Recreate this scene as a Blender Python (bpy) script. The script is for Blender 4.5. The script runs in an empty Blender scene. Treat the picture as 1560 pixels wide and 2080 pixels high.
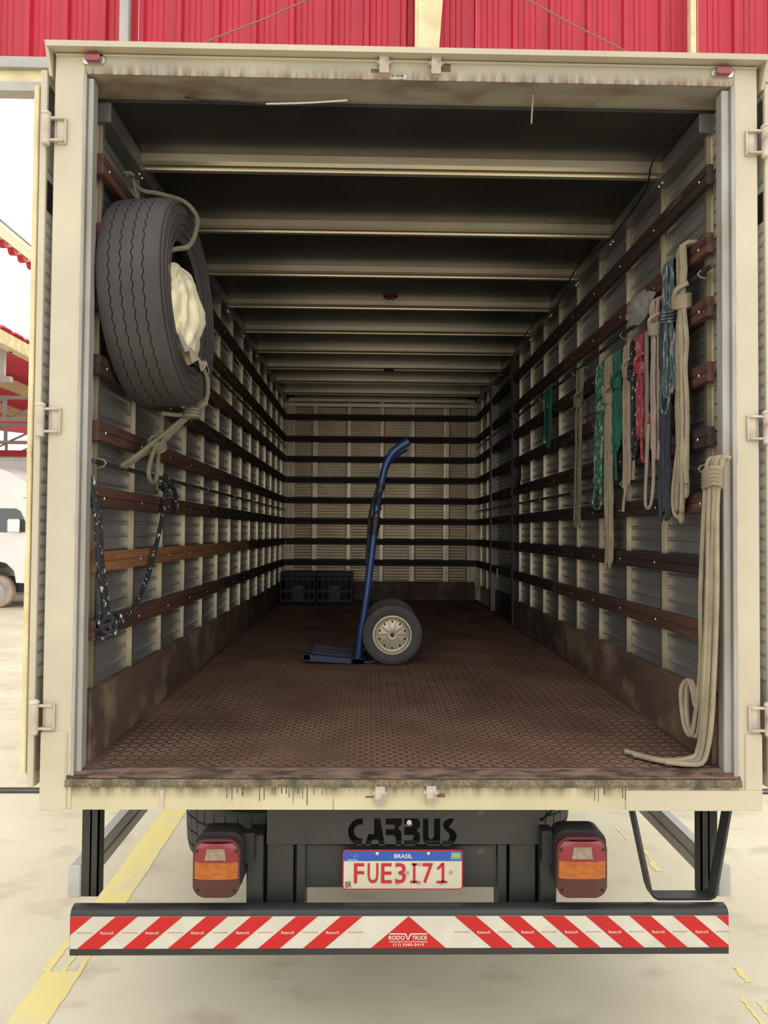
import bpy, math, random
from mathutils import Vector, Matrix
random.seed(7)
sc = bpy.context.scene
C = sc.collection

# ------------------------------------------------------------------ camera
CAMP = Vector((-0.1204, -2.4582, 1.8)); YAW, PITCH, ROLL = 0.0188, 0.0267, 0.0079
fw = Vector((math.sin(YAW)*math.cos(PITCH), math.cos(YAW)*math.cos(PITCH), math.sin(PITCH)))
rt = Vector((math.cos(YAW), -math.sin(YAW), 0)); up = rt.cross(fw)
r2 = math.cos(ROLL)*rt + math.sin(ROLL)*up; u2 = -math.sin(ROLL)*rt + math.cos(ROLL)*up
cd = bpy.data.cameras.new('camera'); cam = bpy.data.objects.new('camera', cd); C.objects.link(cam)
cd.sensor_fit = 'VERTICAL'; cd.sensor_height = 36.0; cd.lens = 1500.0/2080*36
cd.clip_start = 0.05; cd.clip_end = 500
M = Matrix((r2, u2, -fw)).transposed().to_4x4(); M.translation = CAMP
cam.matrix_world = M; sc.camera = cam

# ------------------------------------------------------------------ light: bright white overcast sky
world = bpy.data.worlds.new('sky'); sc.world = world; world.use_nodes = True
wn = world.node_tree.nodes; wl = world.node_tree.links
bg = wn['Background']; bg.inputs[0].default_value = (1.0, 0.995, 0.985, 1); bg.inputs[1].default_value = 1.15
vs = sc.view_settings
vs.view_transform = 'Standard'; vs.look = 'None'; vs.gamma = 1.0; vs.exposure = 0.72; vs.use_curve_mapping = False

# ------------------------------------------------------------------ materials
MATS = {}
def mat(name, c1, c2=None, rough=0.6, metal=0.0, scale=6.0, stretch=(1,1,1), ramp=(0.35,0.65), bump=0.0, bscale=None,
        c3=None, s3=3.0, r3=(0.6,0.7), st3=(1,1,1), coat=0.0, rnd=0.0, trans=0.0, alpha=1.0, wave=None, spec=0.5, zm=None):
    """c1/c2 mixed by noise; c3 a second layer of stains; wave=(scale, direction, colour, thresholds) a print of dashes."""
    m = bpy.data.materials.new(name); m.use_nodes = True; MATS[name] = m
    nt = m.node_tree; N = nt.nodes; L = nt.links; b = N['Principled BSDF']
    b.inputs['Roughness'].default_value = rough; b.inputs['Metallic'].default_value = metal
    b.inputs['Coat Weight'].default_value = coat; b.inputs['Transmission Weight'].default_value = trans
    b.inputs['Specular IOR Level'].default_value = spec; b.inputs['Alpha'].default_value = alpha
    c1 = tuple(c1)+(1,)
    if c2 is None and c3 is None and bump == 0 and wave is None:
        b.inputs['Base Color'].default_value = c1; return m
    tc = N.new('ShaderNodeTexCoord')
    def noise(sc_, st, det=6):
        mp = N.new('ShaderNodeMapping'); mp.inputs['Scale'].default_value = st
        L.new(tc.outputs['Object'], mp.inputs['Vector'])
        src = mp.outputs['Vector']
        if rnd:
            oi = N.new('ShaderNodeObjectInfo'); ad = N.new('ShaderNodeVectorMath'); ad.operation = 'ADD'
            ml = N.new('ShaderNodeMath'); ml.operation = 'MULTIPLY'; ml.inputs[1].default_value = 37.0
            L.new(oi.outputs['Random'], ml.inputs[0]); L.new(src, ad.inputs[0]); L.new(ml.outputs[0], ad.inputs[1]); src = ad.outputs[0]
        n = N.new('ShaderNodeTexNoise'); n.inputs['Scale'].default_value = sc_; n.inputs['Detail'].default_value = det
        L.new(src, n.inputs['Vector']); return n.outputs['Fac']
    def mr(src, a, bb):
        r = N.new('ShaderNodeMapRange'); r.inputs[1].default_value = a; r.inputs[2].default_value = bb
        L.new(src, r.inputs[0]); return r.outputs[0]
    def mix(f, A, B):
        x = N.new('ShaderNodeMix'); x.data_type = 'RGBA'
        if f is not None: L.new(f, x.inputs[0])
        for i, v in ((6, A), (7, B)):
            if isinstance(v, tuple): x.inputs[i].default_value = v
            else: L.new(v, x.inputs[i])
        return x.outputs[2]
    col = c1
    if c2 is not None: col = mix(mr(noise(scale, stretch), *ramp), c1, tuple(c2)+(1,))
    if c3 is not None:
        f = mr(noise(s3, st3, 8), *r3)
        if zm:                                   # rust that sits on one band of the part (shape of its own, fixed to the metal)
            sx = N.new('ShaderNodeSeparateXYZ'); L.new(tc.outputs['Object'], sx.inputs[0])
            g = mr(sx.outputs[2], zm[0], zm[1]); mm = N.new('ShaderNodeMath'); mm.operation = 'MULTIPLY'
            n2 = mr(noise(s3, st3, 8), 0.3, 0.62); L.new(g, mm.inputs[0]); L.new(n2, mm.inputs[1])
            mx = N.new('ShaderNodeMath'); mx.operation = 'MAXIMUM'; L.new(mm.outputs[0], mx.inputs[0]); L.new(f, mx.inputs[1]); f = mx.outputs[0]
        col = mix(f, col, tuple(c3)+(1,))
    if wave:
        ws, wd, wc, wr = wave
        w = N.new('ShaderNodeTexWave'); w.wave_type = 'BANDS'; w.bands_direction = wd
        w.inputs['Scale'].default_value = ws; w.inputs['Distortion'].default_value = 1.5; w.inputs['Detail Scale'].default_value = 6
        L.new(tc.outputs['Object'], w.inputs['Vector'])
        col = mix(mr(w.outputs['Fac'], *wr), col, tuple(wc)+(1,))
    if isinstance(col, tuple): b.inputs['Base Color'].default_value = col
    else: L.new(col, b.inputs['Base Color'])
    if bump:
        bp = N.new('ShaderNodeBump'); bp.inputs['Strength'].default_value = bump; bp.inputs['Distance'].default_value = 0.004
        L.new(noise(bscale or scale*4, stretch), bp.inputs['Height']); L.new(bp.outputs[0], b.inputs['Normal'])
    return m

RUST = (0.11, 0.05, 0.03)
mat('concrete', (0.56,0.50,0.355), (0.68,0.62,0.46), 0.85, scale=0.9, bump=0.25, bscale=30, c3=(0.47,0.41,0.30), s3=3.4, r3=(0.55,0.74), st3=(1,1.6,1))
mat('yellow_paint', (0.74,0.63,0.24), (0.64,0.57,0.36), 0.8, scale=5, ramp=(0.5,0.72), stretch=(1,1,1))
mat('paint', (0.53,0.475,0.345), (0.44,0.39,0.285), 0.45, scale=2.0, c3=(0.22,0.13,0.08), s3=4.5, r3=(0.70,0.76), st3=(1.6,1,0.7), bump=0.08, bscale=20)
mat('paint_top', (0.44,0.405,0.305), (0.34,0.315,0.24), 0.45, scale=3, c3=(0.17,0.09,0.05), s3=26, r3=(0.72,0.8), st3=(2.2,1,0.35), zm=(3.372,3.330), bump=0.08, bscale=20)
mat('paint_sill', (0.56,0.50,0.32), (0.48,0.43,0.27), 0.5, scale=3, c3=(0.13,0.09,0.05), s3=16, r3=(0.70,0.78), st3=(1.5,1,0.12), zm=(0.915,0.957), bump=0.08, bscale=20)
mat('paint_white', (0.56,0.50,0.39), (0.40,0.33,0.27), 0.45, 0.1, scale=14, c3=(0.2,0.08,0.05), s3=20, r3=(0.62,0.7))
mat('rust_lip', (0.095,0.053,0.038), (0.19,0.125,0.088), 0.85, scale=22, stretch=(0.5,3,3), bump=0.5, bscale=60, c3=(0.05,0.03,0.022), s3=30, r3=(0.5,0.62), st3=(0.4,2,2))
mat('mould_strip', (0.22,0.18,0.105), (0.10,0.08,0.05), 0.8, scale=110, stretch=(1,1,1.2), bump=0.4, bscale=120, c3=(0.06,0.05,0.034), s3=18, r3=(0.45,0.68), st3=(1,1,0.8))
mat('seal', (0.38,0.37,0.34), (0.28,0.25,0.21), 0.5, 0.25, scale=10, stretch=(1,1,0.3))
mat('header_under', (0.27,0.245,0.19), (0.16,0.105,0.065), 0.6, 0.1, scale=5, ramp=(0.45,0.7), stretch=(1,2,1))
mat('alu_panel', (0.40,0.40,0.385), (0.28,0.28,0.27), 0.40, 0.7, scale=3, stretch=(1,0.4,3), rnd=1, bump=0.05, bscale=8)
mat('alu_back', (0.50,0.40,0.25), (0.36,0.29,0.18), 0.40, 0.7, scale=3, rnd=1)
mat('alu_post', (0.50,0.43,0.30), (0.37,0.32,0.23), 0.36, 0.85, scale=8, rnd=1)
mat('alu_beam', (0.72,0.64,0.46), (0.58,0.51,0.37), 0.33, 0.8, scale=4, stretch=(0.4,2,2), rnd=1)
mat('alu_cornice', (0.24,0.235,0.225), (0.17,0.165,0.155), 0.42, 0.7, scale=4)
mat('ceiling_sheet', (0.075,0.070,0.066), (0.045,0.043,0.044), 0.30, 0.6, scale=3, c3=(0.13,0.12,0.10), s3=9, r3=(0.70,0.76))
mat('wood_dark', (0.042,0.022,0.017), (0.022,0.013,0.011), 0.65, scale=3, stretch=(4,0.5,9), rnd=1, c3=(0.09,0.05,0.034), s3=5, r3=(0.62,0.75), st3=(2,0.6,4))
mat('wood_red', (0.105,0.042,0.028), (0.055,0.025,0.018), 0.65, scale=3, stretch=(4,0.5,9), rnd=1, c3=(0.14,0.08,0.05), s3=5, r3=(0.63,0.74), st3=(2,0.6,4))
mat('wood_orange', (0.28,0.13,0.055), (0.20,0.085,0.036), 0.6, scale=3, stretch=(4,0.6,10), rnd=1)
mat('wood_back', (0.035,0.016,0.014), (0.022,0.011,0.010), 0.65, scale=3, stretch=(0.5,4,9), rnd=1)
mat('kick_board', (0.13,0.080,0.052), (0.065,0.040,0.029), 0.7, scale=2.5, stretch=(1,0.6,1.5), c3=(0.23,0.165,0.095), s3=6, r3=(0.50,0.72), rnd=1)
mat('tread_plate', (0.105,0.052,0.030), (0.052,0.027,0.019), 0.72, 0.0, scale=1.1, c3=(0.15,0.088,0.055), s3=2.2, r3=(0.5,0.72), bump=0.15, bscale=60)
mat('tread_bar', (0.27,0.17,0.115), (0.14,0.078,0.052), 0.42, 0.4, scale=3)
mat('black_steel', (0.020,0.021,0.018), (0.030,0.029,0.025), 0.5, 0.0, scale=5, c3=(0.10,0.08,0.06), s3=6, r3=(0.72,0.78))
mat('bumper_black', (0.017,0.018,0.018), (0.026,0.026,0.025), 0.38, 0.0, scale=4)
mat('dark_void', (0.012,0.012,0.012), rough=0.8)
mat('galvanised', (0.50,0.49,0.46), (0.40,0.39,0.365), 0.4, 0.15, scale=6)
mat('steel_dark', (0.07,0.07,0.068), (0.045,0.045,0.044), 0.45, 0.4, scale=7)
mat('tape_white', (0.56,0.54,0.45), (0.49,0.475,0.395), 0.4, scale=12)
mat('tape_red', (0.50,0.006,0.008), (0.42,0.005,0.008), 0.35, scale=5)
mat('print_white', (0.66,0.64,0.58), rough=0.5)
mat('print_red', (0.42,0.02,0.02), rough=0.5)
mat('plate_cream', (0.56,0.53,0.40), (0.50,0.47,0.35), 0.4, scale=8)
mat('plate_blue', (0.02,0.075,0.36), rough=0.4)
mat('plate_red', (0.42,0.010,0.015), rough=0.45)
mat('print_black', (0.015,0.015,0.015), rough=0.5)
mat('flag_green', (0.02,0.30,0.06), rough=0.5)
mat('flag_yellow', (0.80,0.66,0.03), rough=0.5)
mat('lens_red', (0.19,0.004,0.014), rough=0.16, coat=0.6, bump=0.0)
mat('lens_dark', (0.055,0.005,0.008), rough=0.2, coat=0.5)
mat('lens_amber', (0.40,0.105,0.004), (0.28,0.06,0.003), 0.2, scale=40, stretch=(1,1,2.5), coat=0.5)
mat('lens_clear', (0.28,0.225,0.15), (0.19,0.15,0.10), 0.25, scale=60, coat=0.5)
mat('marker_red', (0.20,0.006,0.015), rough=0.15, coat=0.8)
mat('chrome', (0.6,0.58,0.55), rough=0.25, metal=0.9)
mat('screw', (0.7,0.68,0.62), rough=0.3, metal=0.8)
mat('tyre', (0.050,0.047,0.046), (0.070,0.063,0.060), 0.75, scale=5, bump=0.1, bscale=60)
mat('tyre_dusty', (0.042,0.037,0.037), (0.062,0.053,0.050), 0.85, scale=4, bump=0.1, bscale=50)
mat('tyre_under', (0.05,0.05,0.045), (0.075,0.073,0.066), 0.7, scale=5)
mat('blue_steel', (0.022,0.060,0.19), (0.016,0.042,0.13), 0.35, 0.1, scale=6, c3=(0.08,0.06,0.05), s3=14, r3=(0.7,0.76), coat=0.2)
mat('blue_dark', (0.030,0.045,0.10), (0.04,0.035,0.04), 0.5, 0.1, scale=9)
mat('rim_alu', (0.56,0.49,0.35), (0.42,0.36,0.25), 0.4, 0.4, scale=12)
mat('black_plastic', (0.008,0.008,0.009), (0.013,0.013,0.014), 0.5, scale=5)
mat('grey_print', (0.13,0.12,0.11), (0.04,0.04,0.04), 0.6, scale=40, ramp=(0.45,0.55))
mat('bag_cream', (0.88,0.83,0.60), (0.80,0.73,0.48), 0.5, scale=6, bump=0.3, bscale=14)
mat('cardboard', (0.45,0.38,0.31), (0.38,0.31,0.25), 0.8, scale=6)
mat('clear_film', (0.75,0.72,0.66), rough=0.15, trans=0.6, alpha=0.55, bump=0.6, bscale=30)
TW = dict(rough=0.8, rnd=1, bump=0.5, bscale=130)
mat('rope_beige', (0.311,0.259,0.170), (0.244,0.200,0.133), scale=16, **TW)
mat('rope_tan', (0.281,0.215,0.163), (0.333,0.266,0.200), scale=16, **TW)
mat('rope_olive', (0.192,0.174,0.111), (0.141,0.130,0.081), scale=16, **TW)
mat('rope_green', (0.018,0.126,0.070), (0.013,0.081,0.052), scale=20, **TW)
mat('rope_greenwhite', (0.022,0.118,0.074), (0.266,0.311,0.222), scale=55, ramp=(0.52,0.58), stretch=(1,1,0.7), **TW)
mat('rope_red', (0.252,0.033,0.048), (0.340,0.118,0.111), scale=45, ramp=(0.5,0.62), **TW)
mat('rope_bw', (0.012,0.013,0.018), (0.407,0.385,0.311), scale=75, ramp=(0.60,0.63), stretch=(1,1,0.6), **TW)
mat('rope_bluewhite', (0.052,0.081,0.096), (0.252,0.266,0.237), scale=60, ramp=(0.5,0.6), stretch=(1,1,0.4), **TW)
mat('rope_navy', (0.022,0.027,0.038), (0.033,0.037,0.049), scale=16, **TW)
mat('rope_grey', (0.163,0.141,0.111), (0.215,0.185,0.141), scale=16, **TW)
mat('red_sheet', (0.46,0.010,0.028), (0.38,0.008,0.024), 0.5, scale=2.5, stretch=(3,1,0.4), rnd=1)
mat('girder_cream', (0.72,0.62,0.36), (0.58,0.48,0.26), 0.7, scale=7, c3=(0.4,0.3,0.16), s3=16, r3=(0.65,0.75))
mat('girder_grey', (0.42,0.40,0.36), (0.34,0.33,0.30), 0.6, scale=4)
mat('wire', (0.30,0.16,0.09), rough=0.7)
mat('white_paint', (0.85,0.85,0.82), rough=0.35, coat=0.3)
mat('glass_dark', (0.06,0.08,0.085), rough=0.08, coat=0.6)
mat('grey_box', (0.55,0.57,0.55), rough=0.5)
mat('red_roof', (0.62,0.05,0.09), (0.52,0.04,0.075), 0.6, scale=0.6)
mat('cream_wall', (0.72,0.66,0.44), (0.66,0.6,0.4), 0.7, scale=0.5)
mat('leaf', (0.10,0.19,0.04), (0.06,0.12,0.025), 0.6, scale=2)
mat('bark', (0.16,0.11,0.07), rough=0.9)

# ------------------------------------------------------------------ mesh helpers
WL = {}                                            # world location of every object
class MB:
    def __init__(s): s.v = []; s.f = []
    def add(s, vs_, fs_):
        o = len(s.v); s.v += [tuple(v) for v in vs_]; s.f += [tuple(o+i for i in f) for f in fs_]; return s
    def box(s, x0, x1, y0, y1, z0, z1, b=0.0):
        if b <= 0:
            return s.add([(x0,y0,z0),(x1,y0,z0),(x1,y1,z0),(x0,y1,z0),(x0,y0,z1),(x1,y0,z1),(x1,y1,z1),(x0,y1,z1)],
                         [(0,3,2,1),(4,5,6,7),(0,1,5,4),(1,2,6,5),(2,3,7,6),(3,0,4,7)])
        vs_ = []; q = {}
        for ix, x in ((0,x0),(1,x1)):
            for iy, y in ((0,y0),(1,y1)):
                for iz, z in ((0,z0),(1,z1)):
                    sx, sy, sz = (1-2*ix)*b, (1-2*iy)*b, (1-2*iz)*b
                    q[ix,iy,iz] = len(vs_); vs_ += [(x,y+sy,z+sz),(x+sx,y,z+sz),(x+sx,y+sy,z)]
        F = []
        def fc(idx, flip): F.append(tuple(idx[::-1]) if flip else tuple(idx))
        for k in (0,1):
            fc([q[k,0,0],q[k,1,0],q[k,1,1],q[k,0,1]], k == 0)
            fc([q[0,k,0]+1,q[0,k,1]+1,q[1,k,1]+1,q[1,k,0]+1], k == 0)
            fc([q[0,0,k]+2,q[1,0,k]+2,q[1,1,k]+2,q[0,1,k]+2], k == 0)
        for a in (0,1):
            for c in (0,1):
                fc([q[a,c,0],q[a,c,1],q[a,c,1]+1,q[a,c,0]+1], a != c)
                fc([q[a,0,c],q[a,0,c]+2,q[a,1,c]+2,q[a,1,c]], a != c)
                fc([q[0,a,c]+1,q[1,a,c]+1,q[1,a,c]+2,q[0,a,c]+2], a != c)
        for a in (0,1):
            for c in (0,1):
                for d in (0,1):
                    i = q[a,c,d]; fc([i,i+1,i+2], (a+c+d) % 2 == 1)
        return s.add(vs_, F)
    def prism(s, poly, ax, a, b):
        """poly = 2D outline; ax = extrusion axis ('x','y','z'), from a to b."""
        def P(p, t):
            return {'x': (t,p[0],p[1]), 'y': (p[0],t,p[1]), 'z': (p[0],p[1],t)}[ax]
        n = len(poly)
        return s.add([P(p,a) for p in poly]+[P(p,b) for p in poly],
                     [tuple(range(n))[::-1], tuple(range(n,2*n))]+[(i,(i+1)%n,n+(i+1)%n,n+i) for i in range(n)])
    def tube(s, pts, r, seg=6, cap=True, closed=False):
        pts = [Vector(p) for p in pts]; n = len(pts); rings = []
        rr = r if isinstance(r, (list,tuple)) else [r]*n
        ref = None
        for i in range(n):
            if closed: t = pts[(i+1)%n]-pts[i-1]
            else: t = pts[min(i+1,n-1)]-pts[max(i-1,0)]
            if t.length < 1e-9: t = Vector((0,0,1))
            t.normalize()
            if ref is None:
                ref = Vector((0,0,1)) if abs(t.z) < 0.9 else Vector((1,0,0))
            a = (ref - t*ref.dot(t))
            if a.length < 1e-6: a = t.orthogonal()
            a.normalize(); ref = a; b = t.cross(a)
            rings.append([pts[i]+(a*math.cos(k*2*math.pi/seg)+b*math.sin(k*2*math.pi/seg))*rr[i] for k in range(seg)])
        vs_ = [v for g in rings for v in g]; fs_ = []
        for i in range(n if closed else n-1):
            j = (i+1) % n
            for k in range(seg):
                l = (k+1) % seg
                fs_.append((i*seg+k, i*seg+l, j*seg+l, j*seg+k))
        if cap and not closed: fs_ += [tuple(range(seg))[::-1], tuple((n-1)*seg+k for k in range(seg))]
        return s.add(vs_, fs_)
    def cyl(s, p0, p1, r, seg=16): return s.tube([p0,p1], r, seg)
    def lathe(s, prof, c, axis='x', seg=48, closed=True):
        """prof = [(along axis, radius)], ring by ring."""
        n = len(prof); vs_ = []
        for k in range(seg):
            a = 2*math.pi*k/seg; ca, sa = math.cos(a), math.sin(a)
            for t, r in prof:
                vs_.append({'x': (c[0]+t, c[1]+r*ca, c[2]+r*sa), 'y': (c[0]+r*ca, c[1]+t, c[2]+r*sa), 'z': (c[0]+r*ca, c[1]+r*sa, c[2]+t)}[axis])
        fs_ = []
        for k in range(seg):
            l = (k+1) % seg
            for i in range(n if closed else n-1):
                j = (i+1) % n; fs_.append((k*n+i, k*n+j, l*n+j, l*n+i))
        return s.add(vs_, fs_)
    def mesh(s, name, m, loc=(0,0,0), smooth=False):
        me = bpy.data.meshes.new(name); me.from_pydata([(v[0]-loc[0],v[1]-loc[1],v[2]-loc[2]) for v in s.v], [], s.f)
        me.materials.append(MATS[m]); me.validate()
        import bmesh
        bm = bmesh.new(); bm.from_mesh(me); bmesh.ops.recalc_face_normals(bm, faces=bm.faces); bm.to_mesh(me); bm.free()
        if smooth:
            for p in me.polygons: p.use_smooth = True
            me.set_sharp_from_angle(angle=math.radians(smooth if smooth is not True else 40))
        return me
def place(name, data, parent=None, loc=(0,0,0)):
    o = bpy.data.objects.new(name, data); C.objects.link(o); loc = Vector(loc); WL[o] = loc
    o.location = loc - (WL[parent] if parent else Vector((0,0,0)))
    if parent: o.parent = parent
    return o
def obj(name, mb, m, parent=None, loc=None, smooth=False, label=None, kind=None):
    """mb vertices are world coordinates; the object's origin goes to loc (default: its parent's origin)."""
    if loc is None: loc = WL[parent] if parent else (0,0,0)
    o = place(name, mb.mesh(name, m, loc, smooth), parent, loc)
    if label: o['label'] = label
    if kind: o['kind'] = kind
    return o
def thing(name, loc, label, cat, group=None):
    o = place(name, None, None, loc); o.empty_display_size = 0.1; return tag(o, label, cat, group)
def tag(o, label, cat, group=None, kind=None):
    o['label'] = label; o['category'] = cat
    if group: o['group'] = group
    if kind: o['kind'] = kind
    return o
def struct(o): o['kind'] = 'structure'; return o
def text_mb(s, w, h, cx, cz, y, depth=0.0008, bold=0.0, spacing=1.0):
    """letters as raised print facing -Y, fitted to w x h around (cx, cz)."""
    cu = bpy.data.curves.new('t', 'FONT'); cu.body = s; cu.size = 1; cu.offset = bold; cu.resolution_u = 3; cu.space_character = spacing
    t = bpy.data.objects.new('t', cu); C.objects.link(t)
    dg = bpy.context.evaluated_depsgraph_get(); me = bpy.data.meshes.new_from_object(t.evaluated_get(dg))
    xs = [v.co.x for v in me.vertices]; ys = [v.co.y for v in me.vertices]
    x0, x1, y0, y1 = min(xs), max(xs), min(ys), max(ys)
    mb = MB(); mb.add([(cx+((v.co.x-x0)/(x1-x0)-0.5)*w, y, cz+((v.co.y-y0)/(y1-y0)-0.5)*h) for v in me.vertices], [tuple(p.vertices) for p in me.polygons])
    bpy.data.objects.remove(t); bpy.data.curves.remove(cu); bpy.data.meshes.remove(me)
    return mb
def rrect(x0, x1, z0, z1, r, n=6):
    P = []
    for cx, cz, a0 in ((x1-r,z1-r,0),(x0+r,z1-r,90),(x0+r,z0+r,180),(x1-r,z0+r,270)):
        for k in range(n+1):
            a = math.radians(a0+90*k/n); P.append((cx+r*math.cos(a), cz+r*math.sin(a)))
    return P
def smoothpath(pts, n=6):
    pts = [Vector(p) for p in pts]; out = []
    for i in range(len(pts)-1):
        p0 = pts[max(i-1,0)]; p1 = pts[i]; p2 = pts[i+1]; p3 = pts[min(i+2,len(pts)-1)]
        for k in range(n):
            t = k/n
            out.append(0.5*((2*p1)+(p2-p0)*t+(2*p0-5*p1+4*p2-p3)*t*t+(3*p1-p0-3*p2+p3)*t**3))
    return out+[pts[-1]]

# ================================================================== SETTING
fl = struct(obj('floor', MB().box(-60,60,-12,90,-0.2,0.0), 'concrete'))
tag(fl, 'pale worn concrete yard floor under and around the truck', 'floor')
# worn painted line: two long stretches with a gap of flaked ends between
m = MB(); rnd = random.Random(3)
def stripe(m, xa, xb, y0, y1, n, jit):
    L_ = [(xa+rnd.uniform(-jit,jit), y0+(y1-y0)*k/n) for k in range(n+1)]; R_ = [(xb+rnd.uniform(-jit,jit), y0+(y1-y0)*k/n) for k in range(n+1)]
    vs_ = []
    for (a, y), (b, _) in zip(L_, R_): vs_ += [(a,y,0.002),(b,y,0.002)]
    m.add(vs_, [(2*k,2*k+1,2*k+3,2*k+2) for k in range(n)])
stripe(m, -1.43,-1.277,-2.0,0.62,60,0.004); stripe(m, -1.44,-1.405,0.62,0.80,10,0.006); stripe(m, -1.36,-1.345,0.62,0.80,10,0.006); stripe(m, -1.30,-1.28,0.62,0.80,8,0.005)
stripe(m, -1.435,-1.28,0.80,9.0,120,0.004)
tag(struct(obj('trim_1', m, 'yellow_paint')), 'worn yellow line painted on concrete left of the truck', 'floor marking')
m = MB()
for a, b, y0, y1 in ((1.405,1.43,0.53,0.64),(1.33,1.345,0.26,0.43),(1.385,1.395,0.30,0.41),(1.43,1.45,0.33,0.42),(1.42,1.455,1.5,1.62),(1.44,1.46,1.62,1.82),(1.40,1.415,1.9,2.1)):
    stripe(m, a, b, y0, y1, 12, 0.006)
tag(struct(obj('trim_2', m, 'yellow_paint')), 'faded scraps of yellow line painted on concrete right of the truck', 'floor marking')
m = MB().box(-14,14,2.665,2.70,0.0,0.012).box(-14,14,2.74,2.76,0.0,0.008)
tag(struct(obj('trim_3', m, 'steel_dark')), 'dark steel door track set across the concrete at the doorway', 'door track')

# red siding above the doorway: ribbed sheets, each 0.795 m wide
wall = struct(place('wall_back', None, None, (0,2.72,5.05)))
wall['label'] = 'red ribbed metal siding above the doorway behind the truck'; wall['category'] = 'wall'
def sheet_profile(n=3, p=0.265, d=0.035):
    P = []
    for k in range(n):
        x = k*p
        P += [(x,-d),(x+0.032,-d),(x+0.046,0)]
        for q in (0.085,0.125,0.165): P += [(x+q-0.005,0),(x+q,-0.005),(x+q+0.005,0)]
        P += [(x+p-0.046+0.02,0),(x+p-0.012,-d*0.15)]
    P.append((n*p,-d)); return P
pr = sheet_profile(); m = MB()
m.add([(x,y,0) for x,y in pr]+[(x,y,3.4) for x,y in pr], [(i,i+1,len(pr)+i+1,len(pr)+i) for i in range(len(pr)-1)])
sm = m.mesh('siding_sheet', 'red_sheet')
for k in range(14):
    place('siding_sheet', sm, wall, (-5.756+k*0.795, 2.72+(0.004 if k % 2 else 0), 5.05))
# header of the doorway and the posts in front of the siding
hd = struct(place('trim_4', None, None, (0,2.62,4.82))); hd['label'] = 'steel header beam across the top of the doorway'; hd['category'] = 'beam'
obj('flashing', MB().box(-6,6,2.60,2.74,4.985,5.06), 'girder_grey', hd)
obj('beam_web', MB().box(-6,6,2.64,2.70,4.885,4.985), 'girder_cream', hd)
obj('door_rail', MB().box(-6,6,2.60,2.70,4.82,4.885), 'girder_grey', hd)
for i,(x0,x1,y0,mt,lab) in enumerate(((-1.889,-1.824,2.60,'girder_grey','narrow grey steel post against red siding, left above the truck'),
                                      (2.105,2.148,2.60,'girder_cream','thin cream post against red siding, right above the truck'))):
    o = struct(obj('trim_%d' % (5+i), MB().box(x0,x1,y0,y0+0.06,5.06,8.4,0.006), mt)); tag(o, lab, 'post')
m = MB().prism([(0.186,5.06),(0.325,5.06),(0.362,5.60),(0.50,8.4),(0.33,8.4),(0.186,5.6)], 'y', 2.57, 2.66)
m.box(0.165,0.186,2.58,2.66,5.06,8.4)
tag(struct(obj('trim_7', m, 'girder_cream')), 'speckled cream column against red siding above the box centre', 'post')
for a, b, lab in (((-0.5,2.55,5.501),(-1.179,2.55,5.197),'thin brown stay wire slanting down to the left across red siding'),
                  ((0.878,2.55,5.531),(1.537,2.55,5.194),'thin brown stay wire slanting down to the right across red siding')):
    a, b = Vector(a), Vector(b); d = b-a
    pts = [a-d*3+Vector((0,0,-0.0)), a, a+d*0.5+Vector((0,0,-0.008)), b, b+d*0.6]
    o = obj('stay_wire', MB().tube(smoothpath(pts), 0.006, 5), 'wire', None, a); tag(o, lab, 'wire', 'stay wires on the red siding')

# ================================================================== TRUCK BODY
truck = thing('box_truck', (0,2.9,0), 'cream cargo box truck with its rear doors open, seen into the empty hold', 'truck')
ZF = 1.045
def floor_z(y): return 1.012+0.033*min(max(y/2.0,0),1)
# --- rear frame
fr = obj('frame_post', MB().box(-1.19,-1.089,0,0.12,0.884,3.40,0.004), 'paint', truck, (-1.14,0,2.1))
fr2 = obj('frame_post', MB().box(1.108,1.19,0,0.12,0.884,3.40,0.004), 'paint', truck, (1.14,0,2.1))
hdr = obj('frame_header', MB().box(-1.089,1.108,0,0.06,3.329,3.40), 'paint_top', truck, (0,0,0))
obj('header_lining', MB().prism([(0.003,3.329),(0.06,3.325),(0.110,3.318),(0.124,3.318),(0.124,3.345),(0.003,3.345)], 'x', -1.089, 1.108), 'header_under', hdr, (0,0,0))
sl = obj('frame_sill', MB().box(-1.089,1.108,0,0.10,0.884,0.957), 'paint_sill', truck, (0,0,0))
obj('sill_lip', MB().prism([(0.0,0.984),(-0.006,0.988),(-0.006,0.994),(0.008,0.998),(0.008,1.004),(0.03,1.012),(0.10,1.008),(0.10,0.97),(0,0.97)], 'x', -1.105, 1.118), 'rust_lip', sl, (0,0,0))
obj('sill_strip', MB().prism([(-0.001,0.957),(-0.011,0.960),(-0.013,0.970),(-0.008,0.985),(0.02,0.985),(0.02,0.957)], 'x', -1.108, 1.12), 'mould_strip', sl, (0,0,0))
obj('weld_plate', MB().box(-0.80,-0.788,-0.004,0.0,0.886,0.95), 'paint_white', sl, (0,0,0))
obj('corner_gusset', MB().box(-1.192,-1.105,-0.005,0,0.882,1.137,0.002).box(-1.118,-1.110,-0.007,-0.004,0.99,1.13), 'paint', fr, (-1.14,0,2.1))
obj('corner_gusset', MB().box(0.735,1.192,-0.005,0,0.882,0.95,0.002).box(1.135,1.192,-0.005,0,0.95,1.135,0.002), 'paint', fr2, (1.14,0,2.1))
obj('door_seal', MB().box(-1.089,-1.083,-0.004,0.05,0.99,3.326).box(-1.083,-1.064,0.01,0.055,0.985,3.322,0.003), 'seal', fr, (-1.14,0,2.1))
obj('door_seal', MB().box(1.098,1.108,-0.004,0.05,0.99,3.326).box(1.071,1.098,0.01,0.055,0.985,3.322,0.003), 'seal', fr2, (1.14,0,2.1))
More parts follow.
